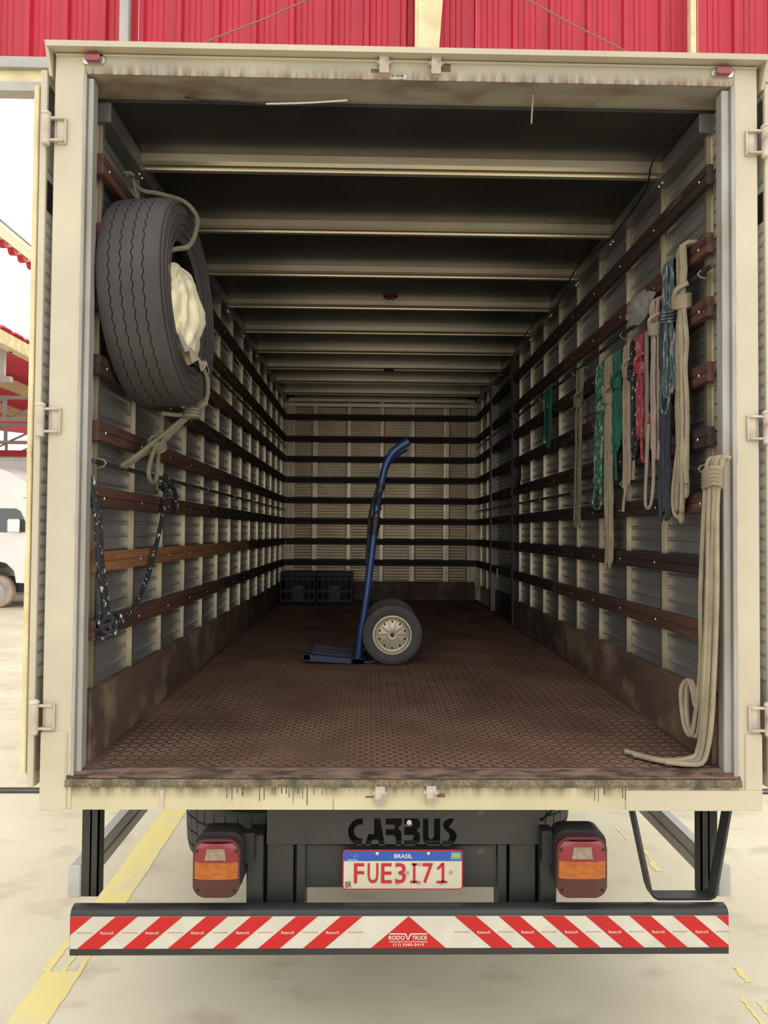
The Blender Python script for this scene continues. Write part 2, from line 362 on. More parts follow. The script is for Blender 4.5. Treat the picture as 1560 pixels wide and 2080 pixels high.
for x_, p_ in ((-1.0895,fr),(1.1085,fr2)):
    rb = random.Random(int(x_*10)); obj('weld_bead', MB().tube([(x_+rb.uniform(-0.002,0.002),-0.001,0.97+k*0.03) for k in range(79)],[rb.uniform(0.002,0.0042) for k in range(79)],6), 'seal', p_, WL[p_])
# drip moulding on top, with its gussets
mo = obj('drip_moulding', MB().prism([(0.02,3.40),(-0.045,3.394),(-0.047,3.412),(0.0,3.428),(0.06,3.44),(0.06,3.40)], 'x', -1.203, 1.207), 'paint', truck, (0,0,2.1))
for x0, x1 in ((-1.208,-1.198),(1.202,1.212)):
    obj('moulding_gusset', MB().prism([(-0.046,3.412),(0.06,3.442),(0.06,3.32),(0.0,3.32)], 'x', x0, x1), 'paint', mo, (0,0,2.1))
obj('moulding_ridge', MB().box(-1.185,1.185,-0.008,0.0,3.386,3.392), 'paint', mo, (0,0,2.1))
# latch keepers
for x, z in ((-0.086,3.368),(0.089,3.368),(-0.08,0.929),(0.088,0.932)):
    mk = MB(); w = 0.016
    mk.prism([(0,z-0.030),(-0.02,z-0.026),(-0.03,z),(-0.026,z+0.028),(-0.012,z+0.034),(0,z+0.034)], 'x', x-w, x+w)
    mk.cyl((x-w-0.008,-0.012,z+0.012),(x+w+0.008,-0.012,z+0.012),0.008,8)
    obj('latch_keeper', mk, 'paint_white', truck, (x,0,z))
rs = obj('rust_stain', MB().box(-0.128,-0.100,-0.0012,0,0.924,0.929).box(0.108,0.135,-0.0012,0,0.926,0.938).box(0.106,0.14,-0.0012,0,3.36,3.392).box(-0.13,-0.103,-0.0012,0,3.352,3.364), 'rust_lip', truck, (0,0,2))
rs['kind'] = 'stuff'
dr = MB(); rd = random.Random(12)
for px in (466,476,486,497,531,540,556,562,575,584,590,598,608,617,626,640,656,1205,1213,1225,1262,1268):
    x = -0.034+(px-800)/609.0; L_ = rd.uniform(0.018,0.058); w_ = rd.uniform(0.0009,0.0022)
    dr.box(x-w_,x+w_,-0.0008,0,0.957-L_,0.957)
obj('drip_stains', dr, 'mould_strip', truck, (0,0,0.92), kind='stuff')
# torn label with black print
lb = obj('torn_label', MB().box(-0.066,-0.012,-0.0015,0,3.334,3.345), 'print_white', truck, (0,0,3.34))
mk = MB()
for k in range(11): mk.box(-0.064+k*0.0042,-0.0615+k*0.0042+rnd.uniform(-0.001,0.001),-0.003,-0.0015,3.336+rnd.uniform(0,0.003),3.344)
obj('barcode_print', mk, 'print_black', lb, (0,0,3.34))
# marker lamps
for x, z in ((-1.059,3.375),(1.067,3.372)):
    b = obj('marker_lamp', MB().prism(rrect(x-0.038,x+0.038,z-0.017,z+0.017,0.016), 'y', -0.008, 0), 'chrome', truck, (x,0,z), label='small red clearance lamp')
    obj('lens', MB().prism(rrect(x-0.026,x+0.026,z-0.013,z+0.013,0.009), 'y', -0.024, -0.008), 'marker_red', b, (x,0,z))
    for s_ in (-1,1): obj('screw', MB().cyl((x+s_*0.031,-0.011,z),(x+s_*0.031,-0.008,z),0.004,8), 'screw', b, (x,0,z))
# hinges
def hinge(x, z, s):
    mk = MB().box(min(x-s*0.012,x-s*0.045),max(x-s*0.012,x-s*0.045),-0.007,0,z-0.044,z+0.044,0.003)
    for dz in (-0.040,0.034): mk.box(min(x-s*0.04,x+s*0.022),max(x-s*0.04,x+s*0.022),-0.020,-0.004,z+dz,z+dz+0.008,0.002)
    mk.box(min(x-s*0.045,x-s*0.038),max(x-s*0.045,x-s*0.038),-0.012,0,z-0.044,z+0.044,0.002)
    h = obj('hinge', mk, 'paint_white', truck, (x,0,z), label='weathered steel door hinge')
    obj('hinge_barrel', MB().lathe([(-0.056,0),(-0.055,0.010),(-0.050,0.014),(-0.046,0.0135),(0.046,0.0135),(0.048,0.017),(0.055,0.015),(0.060,0.008),(0.061,0)], (x+s*0.018,-0.018,z), 'z', 16, False), 'paint_white', h, (x,0,z), smooth=True)
for z in (3.13,2.158,1.186): hinge(-1.19, z, -1); hinge(1.19, z, 1)
# --- rear doors folded right round against the sides
def door(s):
    X = lambda a: s*a
    def bx(mb, a, b, *r): return mb.box(min(X(a),X(b)), max(X(a),X(b)), *r)
    rim = MB(); bx(rim,1.215,1.236,0.0,0.016,0.955,3.34,0.002); bx(rim,1.215,1.236,1.15,1.185,0.955,3.34,0.004)
    bx(rim,1.215,1.236,0.016,1.15,3.30,3.34); bx(rim,1.215,1.236,0.016,1.15,0.955,1.0)
    d = obj('rear_door', rim, 'paint', truck, (X(1.22),0,2.1), label='open rear door swung back along the box side')
    e = MB(); bx(e,1.236,1.243,0.012,1.17,0.99,3.30); obj('rubber_seal', e, 'seal', d, (X(1.22),0,2.1))
    e = MB(); bx(e,1.243,1.260,0.004,1.175,1.0,3.29,0.003); obj('inner_frame', e, 'girder_cream' if s < 0 else 'paint', d, (X(1.22),0,2.1))
    P = []; z = 1.0; k = 0
    while z < 3.28:
        P += [(1.222,z),(1.222,z+0.028),(1.230,z+0.032),(1.230,z+0.04)]; z += 0.044
    e = MB(); n = len(P)
    e.add([(X(a),0.016,zz) for a,zz in P]+[(X(a),1.15,zz) for a,zz in P], [(i,i+1,n+i+1,n+i) for i in range(n-1)])
    obj('corrugated_panel', e, 'white_paint', d, (X(1.22),0,2.1))
    for z0, z1, mt in ((3.20,3.29,'print_black'),(3.02,3.18,'tape_white'),(2.88,2.98,'print_black'),(1.12,1.30,'tape_white'),(1.0,1.11,'cardboard')):
        e = MB(); bx(e,1.2195,1.2215,0.018,0.35,z0,z1); obj('sticker', e, mt, d, (X(1.22),0,2.1))
door(-1); door(1)

# --- cargo floor
cf = MB(); ys = [0.03,0.5,1.0,1.5,2.0,5.8]; vs_ = []
for y in ys: vs_ += [(-1.09,y,floor_z(y)),(1.09,y,floor_z(y)),(1.09,y,0.95),(-1.09,y,0.95)]
fs_ = [(0,1,2,3)]
for i in range(len(ys)-1):
    a = 4*i
    for k in range(4): fs_.append((a+k,a+(k+1)%4,a+4+(k+1)%4,a+4+k))
cf.add(vs_, fs_)
cfo = obj('cargo_floor', cf, 'tread_plate', truck, (0,0,1.0), label='rusty brown tread plate floor of the cargo box')
tb = MB(); row = 0; y = 0.05
while y < 5.7:
    x = -1.03+(0.020 if row % 2 else 0)
    ang = math.radians(32) if row % 2 else math.radians(-32)
    st = 0.041
    while x < 1.03:
        ca, sa = math.cos(ang)*0.017, math.sin(ang)*0.017; na, nb = -math.sin(ang)*0.0038, math.cos(ang)*0.0038
        z = floor_z(y)
        tb.add([(x-ca+na,y-sa+nb,z),(x-ca-na,y-sa-nb,z),(x+ca-na,y+sa-nb,z),(x+ca+na,y+sa+nb,z),(x-ca*0.8,y-sa*0.8,z+0.0028),(x+ca*0.8,y+sa*0.8,z+0.0028)],
               [(0,1,4),(1,2,5,4),(2,3,5),(3,0,4,5)])
        x += st
    y += 0.0235 if y < 2.6 else 0.030; row += 1
obj('tread_bars', tb, 'tread_bar', cfo, (0,0,1.0), kind='stuff')
# --- outer skin, roof
sk = MB().box(-1.145,-1.125,0.12,5.9,0.9,3.42).box(1.125,1.145,0.12,5.9,0.9,3.42).box(-1.145,1.145,5.84,5.9,0.9,3.42)
obj('outer_skin', sk, 'paint', truck, (0,0,2.1))
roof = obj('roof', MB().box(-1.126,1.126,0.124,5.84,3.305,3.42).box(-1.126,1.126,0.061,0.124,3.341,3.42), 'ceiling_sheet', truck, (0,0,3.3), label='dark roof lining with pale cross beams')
bm_ = MB(); H = 0.040
bm_.prism([(0,3.305),(0,3.305-H*0.75),(0.012,3.305-H),(0.030,3.305-H),(0.034,3.305-H*0.75),(0.052,3.305-H*0.75),(0.056,3.305-H),(0.080,3.305-H),(0.086,3.305)], 'x', -1.05, 1.05)
bmesh_ = bm_.mesh('roof_beam', 'alu_beam', (0,0,3.305))
for k in range(9): place('roof_beam', bmesh_, roof, (0,0.47+0.613*k,3.305))
for s in (-1,1):
    a, b = sorted((s*1.045, s*1.126))
    obj('cornice', MB().box(a,b,0.12,5.84,3.235,3.305,0.004), 'alu_cornice', roof, (0,0,3.3))
m = MB()
for s in (-1,1):
    for k in range(9):
        for dy in (0.03,0.065): m.lathe([(-0.006,0),(-0.005,0.005),(0,0.006)], (s*1.062,0.47+0.613*k+dy,3.235), 'z', 8, False)
obj('rivets', m, 'screw', roof, (0,0,3.3), kind='stuff')
for x, y in ((-0.006,2.02),(0.037,4.13)):
    o = obj('ceiling_lamp', MB().box(x-0.045,x+0.045,y,y+0.06,3.245,3.264,0.005), 'black_plastic', roof, (x,y,3.25))
    obj('lens', MB().box(x-0.03,x+0.03,y+0.01,y+0.05,3.232,3.246,0.005), 'marker_red', o, (x,y,3.25))
# loose cable hanging under the front of the roof, wiring along the cornice
obj('loose_cable', MB().tube(smoothpath([(-0.78,0.10,3.315),(-0.72,0.08,3.296),(-0.6,0.08,3.292),(-0.495,0.085,3.288)]), 0.003, 5), 'black_plastic', roof, (0,0,3.3))
obj('loose_cable', MB().tube(smoothpath([(-0.495,0.085,3.288),(-0.357,0.08,3.291),(-0.212,0.07,3.297)]), 0.0035, 5), 'tape_white', roof, (0,0,3.3))
obj('loose_cable', MB().tube([(0.432,0.05,3.318),(0.429,0.05,3.27),(0.426,0.05,3.215)], 0.003, 5), 'rope_beige', roof, (0,0,3.3))
obj('wiring', MB().tube(smoothpath([(1.03,0.13,3.30),(0.98,0.3,3.28),(0.985,0.42,3.262),(1.03,0.62,3.25),(1.04,1.1,3.24),(1.0,1.5,3.255),(1.035,2.1,3.23),(1.0,2.7,3.25),(1.04,3.6,3.235)]), 0.004, 5), 'black_plastic', roof, (0,0,3.3))

# --- side walls
SLZ = [1.455,1.687,1.912,2.142,2.370,2.600,2.825,3.068]
PY = [0.15+0.4145*k for k in range(14)]
def corr(y0, y1, z0, z1, pitch, xb, amp, s):
    P = []; z = z0
    while z < z1:
        P += [(xb,z),(xb,z+pitch*0.62),(xb-amp,z+pitch*0.74),(xb-amp,z+pitch*0.88)]; z += pitch
    n = len(P); mb = MB()
    mb.add([(s*a,y0,zz) for a,zz in P]+[(s*a,y1,zz) for a,zz in P], [(i,i+1,n+i+1,n+i) for i in range(n-1)])
    return mb
def slat_poly(z, x0, x1):       # outline in (x,z): board with a shallow groove along the middle
    h = 0.0345; g = 0.0035; d = x1-x0; q = 1 if d > 0 else -1
    return [(x0,z-h),(x1-q*0.003,z-h),(x1,z-h+0.004),(x1-q*0.001,z-g),(x1-q*0.005,z),(x1,z+g),(x1,z+h-0.004),(x1-q*0.003,z+h),(x0,z+h)]
def side_wall(s, joints, special):
    w = place('side_wall', None, truck, (s*1.1,2.9,2.1)); w.empty_display_size = 0.1
    w['label'] = 'inner side wall of ribbed metal behind wooden slats, ' + ('on the side with the hung tyre' if s < 0 else 'on the side with the ropes')
    # corrugated sheets between the posts
    pm = corr(0, 0.4145, 1.2, 3.28, 0.049, 1.104, 0.009, s).mesh('corrugated_panel', 'alu_panel')
    door_bays = (8,9,10) if s > 0 else ()
    for k in range(-1,14):
        y0 = PY[0]+0.4145*k
        if k in door_bays: continue
        if k == -1:
            obj('corrugated_panel', corr(0.06,0.15,1.2,3.28,0.049,1.104,0.009,s), 'alu_panel', w, (s*1.1,0.1,2.1)); continue
        if k == 13:
            obj('corrugated_panel', corr(y0,5.8,1.2,3.28,0.049,1.104,0.009,s), 'alu_panel', w, (s*1.1,y0,2.1)); continue
        place('corrugated_panel', pm, w, (0,y0,0))
    # posts: hat section
    a = lambda v: s*v
    hp = [(a(1.106),-0.024),(a(1.0945),-0.024),(a(1.0945),-0.012),(a(1.078),-0.010),(a(1.078),0.010),(a(1.0945),0.012),(a(1.0945),0.034),(a(1.106),0.034)]
    hm = MB().prism(hp, 'z', 1.22, 3.24).mesh('wall_post', 'alu_post')
    for k, y in enumerate(PY):
        if s > 0 and k in (9,10): continue
        place('wall_post', hm, w, (0,y,0))
    # slats, each made of a few boards end to end
    cache = {}; ns = MB()
    for i, z in enumerate(SLZ):
        cuts = [0.085]+joints[i]+[5.745]
        for j in range(len(cuts)-1):
            y0, y1 = cuts[j], cuts[j+1]-0.003
            segs = [(y0,y1)]
            if s > 0:                                   # boards stop at the side door frame
                segs = [(max(p,lo),min(q,hi)) for p,q in segs for lo,hi in ((0,3.575),(3.64,4.65),(4.72,9)) if min(q,hi)-max(p,lo) > 0.05]
            for y0_, y1_ in segs:
                mt = special.get((i,j), 'wood_dark')
                obj('wooden_slat', MB().prism([(p[0],p[1]) for p in slat_poly(0, a(1.078), a(1.052))], 'y', y0_, y1_) if False else
                    MB().add(*slat_geo(a(1.078), a(1.052), z, y0_, y1_)), mt, w, (a(1.065),(y0_+y1_)/2,z))
        for k, y in enumerate(PY):
            if s > 0 and k in (9,10): continue
            ns.lathe([(0,0.0052),(-s*0.003,0.004),(-s*0.004,0)], (a(1.052),y+rnd.uniform(-0.012,0.012),z-0.004), 'x', 6, False)
    obj('slat_screws', ns, 'screw', w, (a(1.1),2.9,2.1), kind='stuff')
    # kick boards
    cuts = [0.07,2.05,3.575] if s > 0 else [0.07,2.4,4.3,5.75]
    for j in range(len(cuts)-1):
        x0, x1 = sorted((a(1.058),a(1.10)))
        obj('kick_board', MB().box(x0,x1,cuts[j],cuts[j+1]-0.004,0.99,1.25,0.003), 'kick_board', w, (a(1.07),cuts[j],1.1))
    # lashing rods with eyes at the posts
    for z in (2.735,2.033):
        r = obj('lashing_rod', MB().cyl((a(1.060),0.06,z),(a(1.060),5.76,z),0.009,8), 'steel_dark', w, (a(1.06),2.9,z))
        e = MB()
        for k, y in enumerate(PY):
            if k % 2 == 0 and not (s > 0 and k in (10,)):
                e.tube([(a(1.078),y,z-0.016),(a(1.058),y,z-0.011),(a(1.050),y,z),(a(1.058),y,z+0.011),(a(1.078),y,z+0.016)], 0.003, 5)
        obj('rod_eyes', e, 'seal', r, (a(1.06),2.9,z), kind='stuff')
    return w
def slat_geo(x0, x1, z, y0, y1):
    P = slat_poly(z, x0, x1); n = len(P)
    return ([(p[0],y0,p[1]) for p in P]+[(p[0],y1,p[1]) for p in P], [tuple(range(n))[::-1], tuple(range(n,2*n))]+[(i,(i+1)%n,n+(i+1)%n,n+i) for i in range(n)])
JL = [[2.35],[0.27,3.25],[2.05,4.0],[0.62,3.3],[2.6],[1.5,4.1],[2.9],[0.9,3.4]]
JR = [[2.3],[2.75],[0.45,2.9],[3.0],[1.45],[0.28,2.6],[2.0],[2.5]]
wl_ = side_wall(-1, JL, {(1,0):'wood_orange',(1,1):'wood_orange',(2,0):'wood_red',(3,0):'wood_red',(3,1):'wood_red',(0,0):'wood_red',(5,1):'wood_red',(7,0):'wood_red',(6,0):'wood_red',(5,2):'wood_red'})
wr_ = side_wall(1, JR, {(0,0):'wood_red',(5,0):'wood_red',(6,0):'wood_red',(2,0):'wood_red',(4,0):'wood_red'})
# side door in the right wall
sd = place('side_door', None, truck, (1.1,4.14,2.1)); sd['label'] = 'dark side door set in the wall by the front bulkhead'
for y0, y1 in ((3.575,3.60),(3.605,3.64),(4.65,4.685),(4.69,4.715)):
    obj('door_frame', MB().box(1.045,1.13,y0,y1,1.0,3.23,0.002), 'alu_cornice' if y0 in (3.605,4.65) else 'steel_dark', sd, (1.1,y0,2.1))
obj('corrugated_panel', corr(3.64,4.65,1.02,3.23,0.035,1.118,0.008,1), 'alu_panel', sd, (1.1,4.14,2.1))
obj('door_kick', MB().box(1.09,1.125,3.64,4.65,1.0,1.25), 'black_plastic', sd, (1.1,4.14,1.1))
obj('door_handle', MB().tube([(1.045,4.2,1.47),(1.03,4.2,1.47),(1.03,4.2,1.40),(1.045,4.2,1.40)],0.006,6), 'screw', sd, (1.03,4.2,1.43))
# --- front bulkhead
bw = place('front_wall', None, truck, (0,5.78,2.1)); bw['label'] = 'far end wall of ribbed metal behind dark wooden slats'
BX = [-0.747,-0.363,0.005,0.352,0.736]
ed = [-0.97]+BX+[0.955]
for i in range(len(ed)-1):
    P = []; z = 1.2
    while z < 3.3:
        P += [(5.812,z),(5.812,z+0.009),(5.786,z+0.012),(5.786,z+0.025)]; z += 0.033
    n = len(P); mb = MB().add([(ed[i],a,zz) for a,zz in P]+[(ed[i+1],a,zz) for a,zz in P], [(k,k+1,n+k+1,n+k) for k in range(n-1)])
    obj('corrugated_panel', mb, 'alu_back', bw, ((ed[i]+ed[i+1])/2,5.79,2.1))
hm = MB().prism([(-0.035,5.79),(-0.035,5.778),(-0.015,5.775),(-0.015,5.752),(0.02,5.752),(0.02,5.775),(0.035,5.778),(0.035,5.79)], 'z', 1.22, 3.26).mesh('wall_post', 'alu_post')
for x in BX: place('wall_post', hm, bw, (x,0,0))
for s in (-1,1):
    c = MB()
    for a_, b_, yy in ((0.96,1.0,5.755),(1.0,1.045,5.745),(1.045,1.075,5.735),(1.075,1.12,5.72)): 
        x0, x1 = sorted((s*a_, s*b_)); c.box(x0,x1-0.002,yy,5.82,1.2,3.27)
    obj('corner_post', c, 'alu_post', bw, (s*1.02,5.75,2.1))
for z in SLZ:
    g = slat_geo(0,0,z,0,0)
    P = slat_poly(z, 5.752, 5.728); n = len(P)
    obj('wooden_slat', MB().add([(-1.05,p[0],p[1]) for p in P]+[(1.05,p[0],p[1]) for p in P], [tuple(range(n))[::-1],tuple(range(n,2*n))]+[(i,(i+1)%n,n+(i+1)%n,n+i) for i in range(n)]), 'wood_back', bw, (0,5.74,z))
obj('kick_board', MB().box(-1.05,1.05,5.735,5.80,1.0,1.25,0.003), 'kick_board', bw, (0,5.75,1.1))
obj('top_rail', MB().box(-1.03,1.03,5.70,5.80,3.235,3.275,0.004).box(-1.05,1.05,5.74,5.80,3.185,3.228,0.004), 'alu_beam', bw, (0,5.75,3.23))

# --- under the box: cross member with cut-out lettering
def cut_plate(outer, holes, y, th):
    cu = bpy.data.curves.new('p', 'CURVE'); cu.dimensions = '2D'; cu.fill_mode = 'BOTH'; cu.extrude = th/2
    for poly in [outer]+holes:
        sp = cu.splines.new('POLY'); sp.points.add(len(poly)-1); sp.use_cyclic_u = True
        for p, q in zip(sp.points, poly): p.co = (q[0],q[1],0,1)
    t = bpy.data.objects.new('t', cu); C.objects.link(t)
    me = bpy.data.meshes.new_from_object(t.evaluated_get(bpy.context.evaluated_depsgraph_get()))
    mb = MB().add([(v.co.x, y-v.co.z, v.co.y) for v in me.vertices], [tuple(p.vertices) for p in me.polygons])
    bpy.data.objects.remove(t); bpy.data.curves.remove(cu); bpy.data.meshes.remove(me); return mb
def lz(px, py): return (-0.187+(px-238)/(1320-238)*0.372, 0.826-(py-65)/270*0.092)
LET = [[(385,66),(330,70),(285,95),(250,140),(238,195),(250,260),(290,312),(335,333),(372,335),(385,268),(345,262),(310,235),(296,195),(308,155),(340,132),(385,126)],
       [(497,66),(556,66),(606,335),(548,335),(538,280),(478,280),(462,335),(408,335),(440,222),(497,222)],
       [(612,66),(770,66),(770,125),(735,160),(770,200),(770,335),(712,335),(712,262),(690,234),(612,234),(612,172),(700,172),(700,128),(612,128)],
       [(795,66),(925,66),(952,95),(952,150),(918,188),(952,215),(952,290),(905,335),(795,335),(795,282),(870,282),(888,262),(888,232),(795,232),(795,150),(870,150),(888,120),(795,120)],
       [(980,66),(1035,66),(1035,250),(1062,276),(1090,250),(1090,66),(1152,66),(1152,335),(1030,335),(992,305),(980,262)],
       [(1185,100),(1240,66),(1290,66),(1270,112),(1236,150),(1296,190),(1320,240),(1300,300),(1250,335),(1175,335),(1175,285),(1225,285),(1248,255),(1240,215),(1200,180),(1178,140)]]
xm = obj('cross_member', cut_plate([(-0.461,0.738),(0.465,0.738),(0.465,0.884),(-0.461,0.884)], [[lz(*p) for p in l] for l in LET], 0.085, 0.012), 'black_steel', truck, (0,0.08,0.8), label='black rear cross member with cut-out CARBUS lettering')
obj('inner_beam', MB().box(-0.46,0.46,0.24,0.30,0.62,0.79), 'dark_void', xm, (0,0.08,0.8))
obj('bolt', MB().cyl((0.021,0.070,0.815),(0.021,0.08,0.815),0.009,8), 'chrome', xm, (0,0.08,0.8))
obj('bolt', MB().cyl((-0.449,0.070,0.868),(-0.449,0.08,0.868),0.011,6), 'rim_alu', xm, (0,0.08,0.8))
obj('rear_panel', MB().box(-0.329,0.322,0.10,0.112,0.585,0.742), 'black_steel', truck, (0,0.1,0.66))
for s, x0, x1 in ((-1,-0.526,-0.33),(1,0.326,0.521)):
    b = MB(); cx = (x0+x1)/2
    outx = x0 if s < 0 else x1
    b.box(min(outx,outx-s*0.055),max(outx,outx-s*0.055),0.06,0.16,0.50,0.775,0.004)
    b.box(min(outx-s*0.066,outx-s*0.155),max(outx-s*0.066,outx-s*0.155),0.085,0.14,0.50,0.745,0.003)
    b.box(min(outx-s*0.165,outx-s*0.196),max(outx-s*0.165,outx-s*0.196),0.085,0.15,0.50,0.745,0.003)
    b.box(x0,x1,0.14,0.17,0.50,0.75)
    k = obj('bumper_bracket', b, 'black_steel', truck, (cx,0.1,0.64))
    obj('weld_tab', MB().box(cx-0.04,cx+0.03,0.05,0.10,0.50,0.512,0.003), 'black_steel', k, (cx,0.1,0.64))
# number plate
lp = obj('number_plate', MB().prism(rrect(-0.203,0.203,0.595,0.727,0.010), 'y', 0.062, 0.066), 'plate_red', truck, (0,0.06,0.66), label='red on cream number plate under a blue band, reading FUE3I71')
obj('plate_face', MB().prism(rrect(-0.199,0.199,0.599,0.723,0.008), 'y', 0.0605, 0.063), 'plate_cream', lp, (0,0.06,0.66))
obj('country_band', MB().box(-0.199,0.199,0.0595,0.061,0.691,0.723), 'plate_blue', lp, (0,0.06,0.66))
YT = 0.0588
obj('lettering', text_mb('BRASIL', 0.061, 0.014, 0.001, 0.7075, YT, bold=0.012), 'print_white', lp, (0,0.06,0.66))
obj('lettering', text_mb('MERCOSUL', 0.034, 0.005, -0.169, 0.6945, YT), 'print_white', lp, (0,0.06,0.66))
st = MB()
for x, z in ((-0.172,0.712),(-0.160,0.714),(-0.164,0.704),(-0.154,0.708)): st.box(x-0.0012,x+0.0012,YT,YT+0.001,z-0.0012,z+0.0012)
obj('stars', st, 'print_white', lp, (0,0.06,0.66), kind='stuff')
for ch, x, w in zip('FUE3I71', (-0.1475,-0.1005,-0.055,-0.0075,0.0385,0.084,0.132), (0.034,0.036,0.036,0.036,0.026,0.036,0.036)):
    if ch == 'I':
        t = MB().box(x-0.004,x+0.004,YT,YT+0.001,0.620,0.682).box(x-w/2,x+w/2,YT,YT+0.001,0.617,0.625).box(x-w/2+0.004,x+w/2-0.004,YT,YT+0.001,0.676,0.684)
    elif ch == '1':
        t = MB().box(x-0.001,x+0.008,YT,YT+0.001,0.620,0.684).box(x-w/2,x+w/2,YT,YT+0.001,0.617,0.625).prism([(x-0.017,0.668),(x-0.001,0.684),(x+0.003,0.684),(x-0.001,0.672),(x-0.014,0.660)],'y',YT,YT+0.001)
    else: t = text_mb(ch, w, 0.067, x, 0.6505, YT, bold=0.012)
    obj('plate_character', t, 'plate_red', lp, (x,0.06,0.65))
obj('lettering', text_mb('BR', 0.020, 0.020, -0.183, 0.613, YT, bold=0.0), 'print_black', lp, (0,0.06,0.66))
fg = obj('flag', MB().box(0.164,0.194,YT+0.0004,YT+0.001,0.698,0.7185), 'print_white', lp, (0,0.06,0.66))
obj('flag_field', MB().box(0.1655,0.1925,YT,YT+0.001,0.6992,0.7173), 'flag_green', lp, (0,0.06,0.66))
obj('flag_rhomb', MB().prism([(0.1675,0.7082),(0.179,0.7015),(0.1905,0.7082),(0.179,0.7150)],'y',YT-0.0004,YT), 'flag_yellow', lp, (0,0.06,0.66))
obj('flag_disc', MB().cyl((0.179,YT-0.0008,0.7082),(0.179,YT-0.0004,0.7082),0.0038,12), 'plate_blue', lp, (0,0.06,0.66))
for x in (-0.087,0.086): obj('plate_bolt', MB().lathe([(0,0.007),(-0.003,0.006),(-0.005,0.003),(-0.005,0)],(x,0.0595,0.716),'y',10,False), 'chrome', lp, (x,0.06,0.716))
for x, z in ((-0.02,0.679),(0.055,0.679),(0.162,0.652),(-0.02,0.618),(0.055,0.618),(0.13,0.618),(0.015,0.651)):
    obj('plate_dimple', MB().lathe([(0,0.0075),(-0.0006,0.0068),(-0.0004,0.003),(-0.0002,0)],(x,0.0604,z),'y',12,False), 'seal', lp, (x,0.06,z))
# tail lamps
def tail_lamp(x0, x1, z0, z1, s):
    cx, cz = (x0+x1)/2, (z0+z1)/2
    b = obj('tail_lamp', MB().prism(rrect(x0-0.001,x1+0.006,z0+0.010,z1+0.012,0.042), 'y', -0.0, 0.075), 'black_plastic', truck, (cx,0,cz), label='red and amber rear lamp cluster')
    rim = MB().prism(rrect(x0,x1,z0,z1,0.042,10), 'y', -0.028, 0.004)
    obj('lens_body', rim, 'lens_dark', b, (cx,0,cz), smooth=50)
    def hw(z):
        r = 0.038; zz0, zz1 = z0+0.004, z1-0.008
        q = max(zz0+r-z, z-(zz1-r), 0)
        return (x1-x0)/2-0.006-(r-math.sqrt(max(r*r-q*q,0)))
    def band(za, zb, mt, nm):
        vs_ = []; n = 12
        for k in range(n+1):
            z = za+(zb-za)*k/n; h = hw(z)
            for j in range(9):
                t = j/8*2-1
                vs_.append((cx+t*h, -0.030-0.010*(1-t**4)*(1-((z-cz)/((z1-z0)/2))**4*0.6), z))
        obj(nm, MB().add(vs_, [(k*9+j,k*9+j+1,k*9+9+j+1,k*9+9+j) for k in range(n) for j in range(8)]), mt, b, (cx,0,cz), smooth=True)
    hgt = z1-z0
    band(z0+0.006, z0+hgt*0.335, 'lens_dark', 'stop_lens'); band(z0+hgt*0.335, z0+hgt*0.615, 'lens_amber', 'turn_lens'); band(z0+hgt*0.615, z1-0.012, 'lens_red', 'tail_lens')
    zz = z0+hgt*0.665; zt = z0+hgt*0.855
    obj('reverse_lens', MB().prism([(cx-0.036,zz),(cx+0.032,zz),(cx+0.027,zt),(cx-0.030,zt)], 'y', -0.0415, -0.03), 'lens_clear', b, (cx,0,cz))
    ribs = MB()
    for k in range(9):
        z = z0+hgt*(0.35+0.03*k); ribs.box(cx-hw(z)*0.96,cx+hw(z)*0.96,-0.0395,-0.036,z,z+0.0022)
    for sx in (-1,1):
        for sz in (0.13,0.80): obj('screw', MB().cyl((cx+sx*(hw(z0+hgt*sz)-0.006),-0.037,z0+hgt*sz),(cx+sx*(hw(z0+hgt*sz)-0.006),-0.030,z0+hgt*sz),0.0045,8), 'black_plastic', b, (cx,0,cz))
    ax = x1 if s < 0 else x0
    obj('lamp_bracket', MB().box(min(ax-s*0.0,ax-s*0.035),max(ax-s*0.0,ax-s*0.035),0.03,0.07,z0+0.085,z1-0.005), 'black_plastic', b, (cx,0,cz))
tail_lamp(-0.684,-0.532,0.612,0.800,-1); tail_lamp(0.499,0.664,0.610,0.807,1)
# bumper bar with rounded top and striped tape
bp_ = [(-0.02,0.425),(-0.02,0.555),(-0.015,0.566),(-0.005,0.572),(0.006,0.574),(0.02,0.573),(0.026,0.567),(0.026,0.425)]
bar = obj('bumper_bar', MB().prism(bp_, 'x', -1.078, 1.068), 'bumper_black', truck, (0,0.03,0.5), smooth=30, label='black under-run bumper bar with red and white striped tape')
obj('end_cap', MB().prism([(p[0],p[1]) for p in bp_], 'x', -1.080, -1.078), 'galvanised', bar, (0,0.03,0.5))
Z0, Z1 = 0.447, 0.549; YB = -0.0215
obj('reflective_tape', MB().box(-1.077,1.067,YB,-0.02,Z0,Z1), 'tape_white', bar, (0,0.03,0.5))
def clipx(poly, lo, hi):
    for lim, sg in ((lo,1),(hi,-1)):
        out = []
        for i in range(len(poly)):
            a, b = poly[i-1], poly[i]; ia, ib = (a[0]-lim)*sg >= 0, (b[0]-lim)*sg >= 0
            if ia != ib:
                t = (lim-a[0])/(b[0]-a[0]); out.append((lim, a[1]+t*(b[1]-a[1])))
            if ib: out.append(b)
        poly = out
    return poly
H = Z1-Z0; sl_ = 0.122; wd = 0.0705; pit = 0.1455
apx = 0.016
